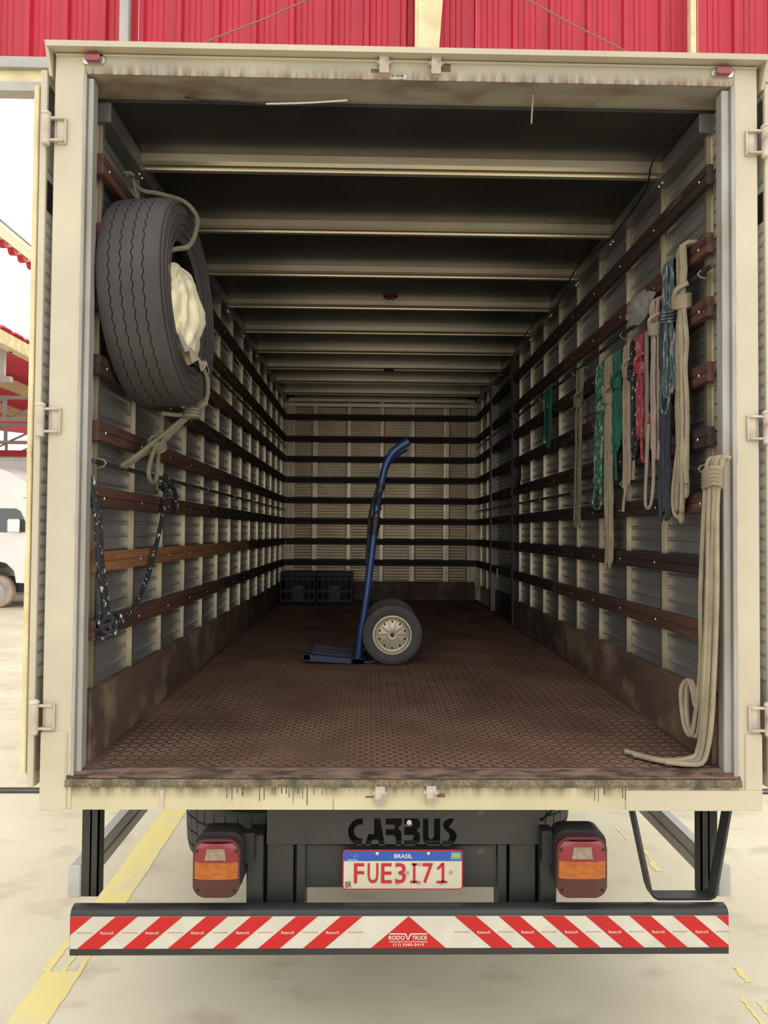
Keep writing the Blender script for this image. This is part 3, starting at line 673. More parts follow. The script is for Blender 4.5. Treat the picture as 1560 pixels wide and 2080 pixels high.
for s in (-1,1):
    for k in range(8):
        xt = apx+s*(0.150+k*pit*(1 if s < 0 else 0.985))      # inner top corner
        poly = [(xt,Z1),(xt+s*wd,Z1),(xt+s*(wd+sl_),Z0),(xt+s*sl_,Z0)]
        poly = clipx(poly, -1.077, 1.067)
        if len(poly) >= 3: obj('red_stripe', MB().prism(poly, 'y', YB-0.0008, YB), 'tape_red', bar, (xt,0.03,0.5))
        cxx = xt+s*(wd/2+sl_/2)
        if abs(cxx) < 1.05: obj('lettering', text_mb('RettroX', 0.042, 0.009, cxx, (Z0+Z1)/2, YB-0.0014), 'print_white', bar, (cxx,0.03,0.5))
        cw = xt+s*(sl_/2-(pit-wd)/2)
        if abs(cw) < 1.05: obj('lettering', text_mb('APROVADO DENATRAN', 0.050, 0.004, cw, (Z0+Z1)/2, YB-0.0006), 'print_red', bar, (cw,0.03,0.5))
obj('red_triangle', MB().prism([(apx,Z1),(apx+0.122,Z0),(apx-0.122,Z0)], 'y', YB-0.0008, YB), 'tape_red', bar, (apx,0.03,0.5))
YP = YB-0.0014
for s_, w, h, x, z in (('RODO',0.052,0.013,-0.022,0.481),('TRUCK',0.050,0.013,0.053,0.481),('IMPLEMENTOS RODOVIARIOS',0.122,0.0055,0.016,0.468),('(11) 2382-3415',0.100,0.010,0.016,0.4575)):
    obj('lettering', text_mb(s_, w, h, x, z, YP, bold=0.012 if h > 0.009 else 0), 'print_white', bar, (x,0.03,z))
em = MB().box(-0.047,0.007,YP,YP+0.001,0.4915,0.4945).box(0.022,0.077,YP,YP+0.001,0.4915,0.4945)
for q in ([(0.003,0.4945),(0.0145,0.4720),(0.0145,0.4775),(0.0075,0.4945)],[(0.026,0.4945),(0.0145,0.4720),(0.0145,0.4775),(0.0215,0.4945)]): em.prism(q,'y',YP-0.0002,YP+0.001)
obj('emblem', em, 'print_white', bar, (0,0.03,0.48))
# side guards: post and two rails running along the truck
for s in (-1,1):
    a = lambda v0, v1: sorted((s*v0, s*v1))
    p0, p1 = a(1.040,1.098); gx = MB().box(p0,p1,0.12,0.125,0.545,0.884); q0, q1 = a(1.040,1.046); gx.box(q0,q1,0.12,0.17,0.545,0.884); q0, q1 = a(1.065,1.071); gx.box(q0,q1,0.12,0.17,0.545,0.884)
    g = obj('side_guard', gx, 'black_steel', truck, (s*1.07,0.15,0.7), label='side guard with a black post and pale metal rails')
    for z0, z1 in ((0.548,0.592),(0.600,0.645)):
        q0, q1 = a(1.100,1.142); obj('guard_rail', MB().box(q0,q1,0.13,2.4,z0,z1,0.003), 'galvanised', g, (s*1.12,1.2,z0))
    q0, q1 = a(1.098,1.144); obj('rail_end_cap', MB().box(q0,q1,0.115,0.13,0.543,0.65,0.004), 'galvanised', g, (s*1.12,0.12,0.6))
# step ladder of flat bar under the right of the box
st = MB()
path = [(0.735,0.878),(0.772,0.876),(0.782,0.862),(0.838,0.60),(0.848,0.575),(0.862,0.567),(1.04,0.567),(1.058,0.575),(1.064,0.60),(1.112,0.862),(1.122,0.876),(1.16,0.878)]
th = 0.008
for k in range(len(path)-1):
    (xa,za),(xb,zb) = path[k],path[k+1]; d = Vector((xb-xa,0,zb-za)).normalized(); nx, nz = -d.z*th/2, d.x*th/2
    st.prism([(xa+nx,za+nz),(xb+nx,zb+nz),(xb-nx,zb-nz),(xa-nx,za-nz)], 'y', 0.05, 0.105)
obj('boarding_step', st, 'steel_dark', truck, (0.95,0.08,0.7), label='bent flat bar boarding step')
obj('loose_cable', MB().tube(smoothpath([(0.47,0.2,0.86),(0.52,0.2,0.832),(0.56,0.2,0.84),(0.62,0.2,0.87),(0.70,0.2,0.885)]),0.006,6).tube(smoothpath([(0.50,0.2,0.77),(0.53,0.2,0.80),(0.58,0.2,0.845)]),0.004,5), 'black_plastic', truck, (0.58,0.2,0.85))
# rear axle with its twin wheels, far under the box
def tyre_mb(c, R, W, rin, axis, nblk=44, grooves=(-0.6,-0.2,0.2,0.6), zig=0.0, lat=0.0, gd=0.010, gw=0.004):
    """tyre with circumferential grooves (zig-zag if zig) and cross cuts (if lat)."""
    hw = W/2; sh = 0.030
    cols = []; n = nblk
    for k in range(n):
        if lat:
            for f_, cut in ((0.0,1),(0.10,1),(0.11,0),(0.99,0)): cols.append((2*math.pi*(k+f_)/n, cut, k))
        else: cols.append((2*math.pi*k/n, 0, k))
    rings = []
    for a, cut, k in cols:
        z = zig*(1 if k % 2 else -1); P = [(-hw*0.80,rin),(-hw*0.88,rin+0.012),(-hw*0.97,rin+(R-rin)*0.35),(-hw,rin+(R-rin)*0.6),(-hw*0.985,R-sh*0.95),(-hw*0.93,R-sh*0.35),(-hw*0.84,R-0.004)]
        rr = R-(lat if cut else 0)
        for g in grooves:
            x = g*hw*0.86+z
            P += [(x-gw,rr),(x-gw*0.7,R-gd),(x+gw*0.7,R-gd),(x+gw,rr)]
        P += [(hw*0.84,R-0.004),(hw*0.93,R-sh*0.35),(hw*0.985,R-sh*0.95),(hw,rin+(R-rin)*0.6),(hw*0.97,rin+(R-rin)*0.35),(hw*0.88,rin+0.012),(hw*0.80,rin),(hw*0.70,rin+0.01),(0,R-0.05),(-hw*0.70,rin+0.01)]
        rings.append((a,P))
    nP = len(rings[0][1]); vs_ = []
    for a, P in rings:
        ca, sa = math.cos(a), math.sin(a)
        for t, r in P: vs_.append({'x': (c[0]+t,c[1]+r*ca,c[2]+r*sa),'y': (c[0]+r*ca,c[1]+t,c[2]+r*sa),'z': (c[0]+r*ca,c[1]+r*sa,c[2]+t)}[axis])
    N_ = len(rings)
    return MB().add(vs_, [(k*nP+i,k*nP+(i+1)%nP,((k+1)%N_)*nP+(i+1)%nP,((k+1)%N_)*nP+i) for k in range(N_) for i in range(nP)])
ax = obj('rear_axle', MB().cyl((-0.95,3.3,0.40),(0.95,3.3,0.40),0.06,12).lathe([(-0.16,0),(-0.12,0.12),(0,0.17),(0.12,0.12),(0.16,0)],(0,3.3,0.40),'x',16,False), 'black_steel', truck, (0,3.3,0.4))
for x in (-0.93,-0.68,0.68,0.93):
    w = obj('rear_wheel', tyre_mb((x,3.3,0.402),0.40,0.225,0.225,'x',48), 'tyre', truck, (x,3.3,0.4), smooth=35)
    obj('wheel_rim', MB().lathe([(-0.09,0.235),(-0.07,0.20),(0.0,0.17),(0.0,0.0)],(x,3.3,0.402),'x',24,False), 'galvanised', w, (x,3.3,0.4))
for x in (-0.40,0.40): obj('chassis_rail', MB().box(x-0.035,x+0.035,0.17,7.4,0.70,0.90), 'black_steel', truck, (x,3.5,0.8))
cabp = [(6.2,0.45),(8.1,0.45),(8.15,1.1),(8.05,1.7),(7.8,2.5),(7.4,2.6),(6.2,2.6)]
obj('driver_cab', MB().prism(cabp, 'x', -1.05, 1.05), 'white_paint', truck, (0,7.1,1.5))
for x in (-0.95,0.95): obj('front_wheel', tyre_mb((x,7.2,0.402),0.40,0.23,0.225,'x',40), 'tyre', truck, (x,7.2,0.4), smooth=35)

# ================================================================== TYRES
# spare tyres carried flat below the box
def flat_tyre(cx, cy, cz, tilt, label):
    o = obj('spare_tyre', tyre_mb((0,0,0),0.40,0.235,0.222,'z',46,(-0.62,-0.1,0.45),0.002,0.008), 'tyre_under', None, (0,0,0), smooth=30)
    o.location = (cx,cy,cz); o.rotation_euler = (0,tilt,0); WL[o] = Vector((cx,cy,cz)); o.name = 'spare_tyre'
    tag(o, label, 'tyre', 'spare tyres carried under the box')
    r = obj('wheel_rim', MB().lathe([(-0.09,0.235),(-0.085,0.222),(-0.05,0.20),(0.0,0.17),(0.0,0.05),(0.01,0.0)],(cx,cy,cz),'z',24,False), 'black_steel', o)
    return o
flat_tyre(-0.455,0.63,0.675,math.radians(-3), 'black block-tread spare tyre lying flat under the box behind the left tail lamp')
flat_tyre(0.365,0.86,0.675,math.radians(2), 'dark spare tyre mostly hidden under the box near the right tail lamp')
# worn tyre hung on the left wall
TC = Vector((-0.940,0.415,2.672))
ht = obj('hung_tyre', tyre_mb((0,0,0),0.388,0.230,0.235,'x',110,(-0.62,-0.22,0.18,0.56),0.0035,0.0,0.008,0.0022), 'tyre_dusty', None, (0,0,0), smooth=32)
ht.location = TC; ht.rotation_euler = (0,math.radians(-2.5),math.radians(-1.5)); WL[ht] = TC
tag(ht, 'worn dusty truck tyre with wavy grooves hung high on the slatted wall', 'tyre')
sw = MB()
for r_, t in ((0.368,0.1145),(0.33,0.1175),(0.297,0.1155),(0.265,0.112)): sw.lathe([(t-0.002,r_-0.003),(t+0.0025,r_),(t-0.002,r_+0.003)],(0,0,0),'x',72,False)
o = place('sidewall_rings', sw.mesh('sidewall_rings','tyre_dusty',(0,0,0),True), ht, TC)
# cream plastic bag stuffed in the tyre
def crumple(c, rx, ry, rz, seed, amp=0.18, nu=28, nv=18, fold=9):
    R_ = random.Random(seed); ph = [R_.uniform(0,6.28) for _ in range(12)]; vs_ = []
    for j in range(nv+1):
        v = math.pi*j/nv
        for i in range(nu):
            u = 2*math.pi*i/nu
            d = 1+amp*(math.sin(fold*u+ph[0]+2*math.cos(3*v+ph[1]))*0.5+math.sin(4*u+5*v+ph[2])*0.4+math.sin(13*u-3*v+ph[3])*0.25+R_.uniform(-0.12,0.12)+0.35*abs(math.sin(7*u+4*v+ph[4]+1.5*math.sin(2*v+ph[5])))-0.2)
            vs_.append((c[0]+rx*d*math.sin(v)*math.cos(u), c[1]+ry*d*math.sin(v)*math.sin(u), c[2]+rz*(1+0.05*math.sin(3*u))*math.cos(v)))
    return MB().add(vs_, [(j*nu+i,j*nu+(i+1)%nu,(j+1)*nu+(i+1)%nu,(j+1)*nu+i) for j in range(nv) for i in range(nu)])
bagc = (-0.868,0.425,2.635)
bg_ = obj('plastic_bag', crumple(bagc,0.062,0.205,0.185,5,0.26,72,40,11), 'bag_cream', None, bagc, smooth=60)
tag(bg_, 'crumpled cream plastic bag stuffed inside the hung tyre', 'bag')
fl_ = obj('bag_flap', MB().add([(-0.80,0.25+0.40*k/8,2.455+0.02*math.sin(k*2.1)+(0.0 if k < 7 else 0.02)) for k in range(9)]+[(-0.83,0.25+0.42*k/8,2.522+0.015*math.sin(k*1.7)) for k in range(9)]+[(-0.90,0.25+0.4*k/8,2.54) for k in range(9)],
        [(9*j+k,9*j+k+1,9*j+k+10,9*j+k+9) for j in range(2) for k in range(8)]), 'cardboard', bg_, bagc)
sm_ = fl_.modifiers.new('thickness','SOLIDIFY'); sm_.thickness = 0.004

# ================================================================== ROPES
def wob(n, amp, R_): return [R_.uniform(-amp,amp) for _ in range(n)]
def rope_coil(y, ztop, zbot, n, mt, label, width=0.07, r=0.0058, xo=1.046, thick=0.020, zwrap=None, spread=1.0, tails=(), seed=0, ragged=0.05, hang=True, wname='rope_wrap', lean=0.0, wmat=None):
    """a hank of rope hung over a slat: n doubled strands, a wrap round them, loose tails."""
    R_ = random.Random(seed+int(y*100)); mb = MB(); N_ = 11
    n += 2
    for k in range(n):
        f = (k+0.5)/n-0.5
        y0 = y+f*width*1.25; fx = R_.uniform(0,thick)
        yb = y+lean+f*width*1.35*spread+R_.uniform(-0.010,0.010); zb = zbot+R_.uniform(0,ragged)
        A = []; B = []
        for i in range(N_):
            t = i/(N_-1); z = ztop-(ztop-zb)*t
            q = 0.55 if (zwrap and abs(z-zwrap) < 0.05) else 1.0
            yy = (y0+(yb-y0)*t-y)*q+y
            A.append((xo-fx-R_.uniform(0,0.006), yy-0.004+R_.uniform(-0.006,0.006), z))
            B.append((xo-fx+0.004-R_.uniform(0,0.006), yy+0.010+R_.uniform(-0.004,0.004), z))
        topl = [(xo+0.012,y0-0.002,ztop+0.012),(xo+0.028,y0+0.003,ztop+0.015)] if hang else []
        botl = [(xo-fx-0.004,yb+0.0,zb-0.018),(xo-fx-0.002,yb+0.007,zb-0.020)]
        path = topl[::-1]+A+botl+B[::-1]
        mb.tube(smoothpath(path,2), r*0.86, 6)
    for tl in tails: mb.tube(smoothpath([(min(p[0]+0.035,1.036),p[1],p[2]) for p in tl],5), r*0.9, 6)
    o = obj('rope_hank', mb, mt, None, (xo,y,ztop), smooth=True); tag(o, label, 'rope', 'rope hanks hung on the slatted wall')
    if zwrap:
        w = MB(); h = width*0.40+0.012; d = thick*0.5+0.012; cx = xo-thick*0.5-0.003
        for q in range(4):
            pts = [(cx+d*math.cos(a*math.pi/6), y+lean*(ztop-zwrap)/(ztop-zbot)+h*math.sin(a*math.pi/6), zwrap+(q-1.5)*0.0125+0.012*math.sin(a*math.pi/6+0.4)) for a in range(12)]
            w.tube(pts, r, 6, closed=True)
        w.tube(smoothpath([(cx-d,y,zwrap),(cx-d-0.008,y-h*0.8,zwrap+0.03),(cx,y-h*1.5,zwrap+0.05)],5), r, 6)
        obj(wname, w, wmat or mt, o, (xo,y,ztop), smooth=True)
    return o
rope_coil(2.30,2.735,2.345,6,'rope_green','small dark green rope hank, farthest back on the slatted wall',0.17,0.0065,ragged=0.14,spread=0.8,seed=1,tails=[[(1.03,2.36,2.7),(1.02,2.46,2.45),(1.02,2.52,2.46),(1.03,2.50,2.52)]])
rope_coil(1.60,2.70,1.83,4,'rope_olive','long thin olive rope hank with a loose knot, between green hanks',0.07,0.0075,zwrap=2.53,seed=2,ragged=0.10,lean=0.05)
rope_coil(1.215,2.645,2.00,7,'rope_greenwhite','thick green and white flecked rope hank',0.11,0.0085,zwrap=2.44,seed=3,ragged=0.08,lean=0.03,tails=[[(1.0,1.26,2.1),(0.995,1.33,1.96),(0.995,1.27,1.925),(0.995,1.19,1.95),(1.0,1.20,2.1)]])
rope_coil(1.085,2.645,1.62,5,'rope_beige','long beige rope hank beside the green and white one',0.075,0.0085,zwrap=2.46,seed=4,ragged=0.10,lean=0.0)
rope_coil(0.965,2.645,2.20,6,'rope_green','plain bright green rope hank between two beige hanks',0.085,0.0075,zwrap=2.51,seed=5,ragged=0.06,tails=[[(1.0,0.985,2.3),(0.998,0.99,2.17),(1.0,0.985,2.05)]])
rope_coil(0.815,2.645,2.02,5,'rope_tan','tan rope hank next to the black and white flecked one',0.065,0.0075,zwrap=2.53,seed=6,ragged=0.05,tails=[[(1.0,0.82,2.1),(0.99,0.83,2.0),(0.985,0.84,1.94),(0.985,0.85,1.90)]])
rope_coil(0.742,2.645,2.15,4,'rope_bw','black and white flecked rope hank hung beside the red one',0.045,0.0085,zwrap=2.50,seed=7,ragged=0.05)
rope_coil(0.668,2.645,2.215,5,'rope_red','faded red rope hank',0.060,0.0078,zwrap=2.515,seed=8,ragged=0.05,tails=[[(1.0,0.66,2.35),(0.99,0.63,2.13),(0.99,0.575,2.12),(0.995,0.56,2.3)]])
rope_coil(0.585,2.640,2.07,4,'rope_grey','grey rope hank tucked between the red and the knotted beige ones',0.045,0.0062,zwrap=None,seed=9,ragged=0.12)
rope_coil(0.50,2.745,2.09,4,'rope_tan','knotted tan rope hank hung beside the clear plastic bag',0.040,0.0078,zwrap=2.635,seed=10,ragged=0.12,thick=0.022,tails=[[(0.985,0.54,2.25),(0.98,0.565,1.96),(0.98,0.545,1.905),(0.98,0.50,1.93),(0.985,0.49,2.04),(0.985,0.50,2.2)]])
rope_coil(0.370,2.855,2.345,8,'rope_bluewhite','thin blue and white cord hank, hanging in a loop',0.075,0.0048,zwrap=2.645,seed=11,ragged=0.04,thick=0.02,wmat='rope_bluewhite',tails=[[(0.99,0.41,2.42),(0.985,0.415,2.31),(0.985,0.38,2.265),(0.985,0.34,2.30),(0.99,0.335,2.40)]])
rope_coil(0.435,2.640,1.87,5,'rope_navy','dark navy rope hank in the shade behind the blue and white cord',0.070,0.0085,zwrap=None,seed=12,ragged=0.07,thick=0.012,xo=1.049)
rope_coil(0.245,2.860,1.86,7,'rope_beige','largest beige rope hank, thick and long, hung highest near the opening',0.072,0.0100,zwrap=2.665,seed=13,ragged=0.16,thick=0.026,tails=[[(1.0,0.28,2.15),(0.995,0.32,1.96),(0.995,0.31,1.88),(1.0,0.275,1.86)],[(0.99,0.225,2.25),(0.985,0.19,2.05),(0.98,0.165,1.98)]])
# floor-length hank by the opening
fz = 1.020
ft = []
Rr = random.Random(21); mb = MB()
for k in range(7):
    y0 = -0.02+0.012*k; x0 = 1.052-0.009*(k % 3)
    pts = [(x0+0.03,y0,2.055),(x0,y0,2.045),(x0-0.012,y0+0.004,1.9),(x0-0.018,y0+0.006+0.01*(k % 2),1.6),(x0-0.02,y0+0.02,1.35),(x0-0.02,y0+0.035+0.006*k,1.17)]
    if k < 4: pts += [(x0-0.03,y0+0.055,1.07),(x0-0.055,y0+0.045,fz+0.012+0.01*(k//2)),(x0-0.10-0.02*k,y0+0.04,fz+0.010),(x0-0.17-0.03*k,y0+0.06+0.03*k,fz+0.009)]
    elif k < 6: pts += [(x0-0.03,y0+0.07,1.10),(x0-0.035,y0+0.12,1.13),(x0-0.03,y0+0.15,1.24),(x0-0.02,y0+0.11,1.28),(x0-0.018,y0+0.07,1.2)]
    mb.tube(smoothpath([(a+Rr.uniform(-.003,.003),b+Rr.uniform(-.004,.004),c) for a,b,c in pts],6), 0.0085, 7)
o = obj('rope_hank', mb, 'rope_beige', None, (1.03,0.08,2.04), smooth=True); tag(o, 'floor-length beige rope hank by the opening, its ends lying on the floor', 'rope', 'rope hanks hung on the slatted wall')
w = MB()
for q in range(5):
    w.tube([(1.036+0.022*math.cos(a*math.pi/6),0.016+0.046*math.sin(a*math.pi/6),1.965+q*0.013+0.006*math.sin(a)) for a in range(12)], 0.0085, 6, closed=True)
obj('rope_wrap', w, 'rope_beige', o, (1.03,0.08,2.04), smooth=True)
# clear plastic bag behind the ropes
o = obj('plastic_bag', crumple((1.025,0.66,2.765),0.03,0.13,0.065,9,0.25,36,20,7), 'clear_film', None, (1.025,0.66,2.765), smooth=60)
tag(o, 'clear crumpled plastic bag tucked behind the ropes on the wall', 'bag')
# black strap loop further in
o = obj('strap_loop', MB().tube(smoothpath([(1.04,3.30,2.36),(1.03,3.22,2.33),(1.03,3.20,2.24),(1.03,3.26,2.16),(1.035,3.32,2.20),(1.04,3.31,2.26)]),0.012,6), 'black_plastic', None, (1.04,3.25,2.3), smooth=True)
tag(o, 'small black rubber loop hanging by the side door', 'strap')
# ropes holding the hung tyre
o = obj('sling_rope', MB().tube(smoothpath([(-1.045,0.34,3.12),(-1.0,0.36,3.10),(-0.95,0.38,3.10),(-0.86,0.41,3.085),(-0.805,0.40,3.02),(-0.795,0.34,2.93),(-0.80,0.26,2.85),(-0.83,0.21,2.82),(-0.88,0.19,2.80)]),0.009,7), 'rope_olive', None, (-0.9,0.4,3.1), smooth=True)
tag(o, 'brown rope slung over the top of the hung tyre', 'rope')
mb = MB()
mb.tube(smoothpath([(-0.88,0.50,2.50),(-0.81,0.55,2.46),(-0.79,0.57,2.40),(-0.80,0.55,2.31),(-0.86,0.50,2.262),(-0.95,0.47,2.262)]),0.009,7)
for d in (0,0.02,0.04): mb.tube(smoothpath([(-0.80+d*0.3,0.55,2.32),(-0.87,0.51,2.25-d*0.3),(-0.955,0.44+d,2.155-d*0.4),(-1.01,0.37+d,2.085),(-1.05,0.30+d*1.2,2.035)]),0.009,7)
mb.tube(smoothpath([(-0.955,0.45,2.155),(-0.965,0.40,2.08),(-0.97,0.38,2.02),(-0.97,0.42,1.985),(-0.97,0.48,2.0),(-0.97,0.50,2.07),(-0.955,0.46,2.15)]),0.009,7)
tr = obj('tie_rope', mb, 'rope_olive', None, (-0.95,0.45,2.3), smooth=True); tag(tr, 'brown rope tying the hung tyre down to the lashing rod', 'rope')
k1 = MB(); k2 = MB()
for q in range(3):
    k1.tube([(-0.96+0.028*math.cos(a*math.pi/5),0.445+0.022*math.sin(a*math.pi/5)+q*0.012,2.15-q*0.012+0.022*math.sin(a*math.pi/5)) for a in range(10)],0.009,6,closed=True)
    k2.tube([(-0.84+0.03*math.cos(a*math.pi/5),0.525+0.03*math.sin(a*math.pi/5)-q*0.01,2.285-q*0.014) for a in range(10)],0.009,6,closed=True)
obj('knot', k1, 'rope_olive', tr, (-0.95,0.45,2.3), smooth=True); obj('knot', k2, 'rope_olive', tr, (-0.95,0.45,2.3), smooth=True)
# thin cord hanging from the top slat by the tyre
o = obj('cord', MB().tube(smoothpath([(-1.04,0.28,3.12),(-1.03,0.30,3.14),(-1.025,0.33,3.10),(-1.025,0.37,3.02),(-1.03,0.37,2.93)]),0.006,6).tube([(-1.035+0.015*math.cos(a),0.295+0.02*math.sin(a),3.13) for a in range(6)],0.006,6,closed=True), 'rope_grey', None, (-1.04,0.3,3.1), smooth=True)
tag(o, 'thin grey cord knotted to the top slat above the hung tyre', 'cord')
# black and white rope slung along the left wall
mb = MB()
for d in (0.0,0.013,0.026):
    mb.tube(smoothpath([(-1.075+d*0.3,0.07,1.98),(-1.058,0.055+d*0.6,1.91),(-1.042,0.052+d,1.83),(-1.036,0.058+d,1.70),(-1.03,0.095+d,1.56),(-1.03,0.115+d*1.3,1.47),(-1.03,0.15,1.44+d)]),0.0095,7)
mb.tube(smoothpath([(-1.03,0.13,1.44),(-1.025,0.20,1.445),(-1.03,0.32,1.475),(-1.03,0.42,1.50),(-1.03,0.56,1.58),(-1.03,0.68,1.70),(-1.03,0.78,1.84),(-1.035,0.86,1.97),(-1.045,0.88,2.03),(-1.05,0.90,2.05),(-1.045,0.93,2.02),(-1.03,0.99,1.985),(-1.03,1.02,1.93),(-1.03,1.03,1.88)]),0.0095,7)
o = obj('slack_rope', mb, 'rope_bw', None, (-1.03,0.4,1.6), smooth=True); tag(o, 'black and white flecked rope sagging along the slatted wall below the tyre', 'rope')
kn = MB(); Rk = random.Random(4)
for q in range(9):
    c0 = Vector((-1.025+Rk.uniform(-.012,.012),0.135+Rk.uniform(-.04,.05),1.465+Rk.uniform(-.03,.03))); e1 = Vector((Rk.uniform(-1,1),Rk.uniform(-1,1),Rk.uniform(-1,1))).normalized(); e2 = e1.orthogonal().normalized()
    kn.tube([c0+(e1*math.cos(a*math.pi/4)+e2*math.sin(a*math.pi/4))*0.026 for a in range(8)],0.0085,6,closed=True)
obj('knot', kn, 'rope_bw', o, (-1.03,0.4,1.6), smooth=True); kn2 = MB()
for q in range(4):
    c0 = Vector((-1.045,0.875+Rk.uniform(-.02,.02),2.01+Rk.uniform(-.02,.02))); e1 = Vector((Rk.uniform(-1,1),Rk.uniform(-1,1),Rk.uniform(-1,1))).normalized(); e2 = e1.orthogonal().normalized()
    kn2.tube([c0+(e1*math.cos(a*math.pi/4)+e2*math.sin(a*math.pi/4))*0.022 for a in range(8)],0.0085,6,closed=True)
obj('knot', kn2, 'rope_bw', o, (-1.03,0.4,1.6), smooth=True)

# ================================================================== HAND TRUCK
HZ = floor_z(1.9)
hk = thing('hand_truck', (-0.05,1.95,HZ), 'blue two-wheeled hand truck with fat tyres standing on the cargo floor', 'hand truck')
def rail(y, dz):
    pts = [(-0.185,1.075),(-0.17,1.20),(-0.135,1.45),(-0.105,1.72),(-0.075,1.98),(-0.055,2.09),(-0.037,2.17),(-0.015,2.225),(0.02,2.27),(0.06,2.30),(0.095,2.322)]
    return MB().tube(smoothpath([(x,y,z+dz) for x,z in pts],4), 0.021, 12)
for y in (1.80,2.12):
    r_ = obj('frame_rail', rail(y,0), 'blue_steel', hk, smooth=True)
    obj('hand_grip', MB().tube(smoothpath([(-0.002,y,2.247),(0.02,y,2.27),(0.06,y,2.30),(0.098,y,2.324)],4),0.0235,12), 'blue_steel', r_, smooth=True)
for x, z in ((-0.165,1.24),(-0.12,1.60),(-0.085,1.90)): obj('cross_bar', MB().cyl((x,1.80,z),(x,2.12,z),0.014,10), 'blue_steel', hk, smooth=True)
obj('axle', MB().cyl((0.011,1.74,HZ+0.17),(0.011,2.18,HZ+0.17),0.012,10), 'steel_dark', hk, smooth=True)
for y in (1.83,2.09):
    obj('axle_strut', MB().cyl((-0.155,y,1.335),(0.011,y,HZ+0.17),0.010,8).cyl((-0.18,y,1.10),(0.011,y,HZ+0.17),0.010,8), 'blue_dark', hk)
# toe plate: frame of bars with slots
tp = MB()
def toe_z(x): return HZ+0.018+(-0.155-x)*0.085
for y0, y1 in ((1.76,1.80),(1.90,1.93),(1.99,2.02),(2.12,2.16)):
    tp.add([(-0.49,y0,toe_z(-0.49)-0.026),(-0.15,y0,HZ+0.002),(-0.15,y1,HZ+0.002),(-0.49,y1,toe_z(-0.49)-0.026),(-0.49,y0,toe_z(-0.49)+0.012),(-0.15,y0,toe_z(-0.15)+0.010),(-0.15,y1,toe_z(-0.15)+0.010),(-0.49,y1,toe_z(-0.49)+0.012)],
           [(0,3,2,1),(4,5,6,7),(0,1,5,4),(1,2,6,5),(2,3,7,6),(3,0,4,7)])
tp.box(-0.495,-0.455,1.76,2.16,toe_z(-0.49)-0.02,toe_z(-0.49)+0.008).box(-0.22,-0.15,1.76,2.16,HZ+0.004,HZ+0.03)
obj('toe_plate', tp, 'blue_dark', hk)
obj('heel_bracket', MB().tube(smoothpath([(-0.15,1.78,HZ+0.012),(-0.10,1.78,HZ+0.012),(-0.075,1.78,HZ+0.035)]),0.007,6), 'blue_dark', hk)
# straps taped along the near rail
sp = MB()
for z0, z1, rr in ((2.045,2.075,0.026),(1.955,1.99,0.028),(1.825,1.885,0.030),(1.78,1.83,0.024)):
    def rx(z):
        P = [(-0.185,1.075),(-0.17,1.20),(-0.135,1.45),(-0.105,1.72),(-0.075,1.98),(-0.055,2.09),(-0.037,2.17)]
        for (a,za),(b,zb) in zip(P,P[1:]):
            if za <= z <= zb: return a+(b-a)*(z-za)/(zb-za)
        return -0.1
    sp.cyl((rx(z0),1.80,z0),(rx(z1),1.80,z1),rr,12)
sp.tube(smoothpath([(-0.075,1.775,2.06),(-0.095,1.77,2.0),(-0.115,1.775,1.93),(-0.125,1.775,1.86),(-0.13,1.775,1.75),(-0.138,1.778,1.62)],4),[0.006]*13+[0.014]*8 if False else 0.009,8)
sp.tube(smoothpath([(-0.06,1.775,2.03),(-0.08,1.772,1.97),(-0.06,1.775,1.93),(-0.10,1.772,1.90)],4),0.007,8)
obj('strap', sp, 'black_plastic', hk, smooth=40)
# wheels
def cart_wheel(y, s):
    c = (0.011,y,HZ+0.172)
    w = obj('wheel', tyre_mb(c,0.172,0.105,0.106,'y',64,(-0.55,0.0,0.55),0,0,0.004,0.0025), 'tyre', hk, c, smooth=35)
    f = s*0.045
    obj('rim', MB().lathe([(f*0.9,0.112),(f*1.05,0.110),(f*1.05,0.102),(f*0.80,0.096),(f*0.62,0.094),(f*0.55,0.086),(f*0.72,0.080),(f*0.88,0.045),(f*0.90,0.030),(f*1.02,0.027),(f*1.02,0.018),(f*0.9,0.0)],c,'y',48,False), 'rim_alu', w, c, smooth=35)
    sp_ = MB()
    for k in range(10):
        a = 2*math.pi*k/10; e = Vector((math.cos(a),0,math.sin(a))); n_ = Vector((-math.sin(a),0,math.cos(a))); C0 = Vector(c)
        for q in (-0.0035,0.0035):
            p0 = C0+e*0.034+n_*q+Vector((0,f*0.93,0)); p1 = C0+e*0.084+n_*q+Vector((0,f*0.70,0)); sp_.tube([p0,p1],0.0022,5)
    obj('spokes', sp_, 'rim_alu', w, c)
    hb = MB()
    for k in range(10):
        a = 2*math.pi*(k+0.5)/10; hb.cyl((c[0]+0.074*math.cos(a),c[1]+f*0.80,c[2]+0.074*math.sin(a)),(c[0]+0.074*math.cos(a),c[1]+f*0.70,c[2]+0.074*math.sin(a)),0.0062,10)
    obj('rim_holes', hb, 'dark_void', w, c)
    obj('hub_cap', MB().cyl((c[0],c[1]+f*1.04,c[2]),(c[0],c[1]+f*0.9,c[2]),0.012,14), 'black_plastic', w, c)
cart_wheel(1.785,-1); cart_wheel(2.17,1)

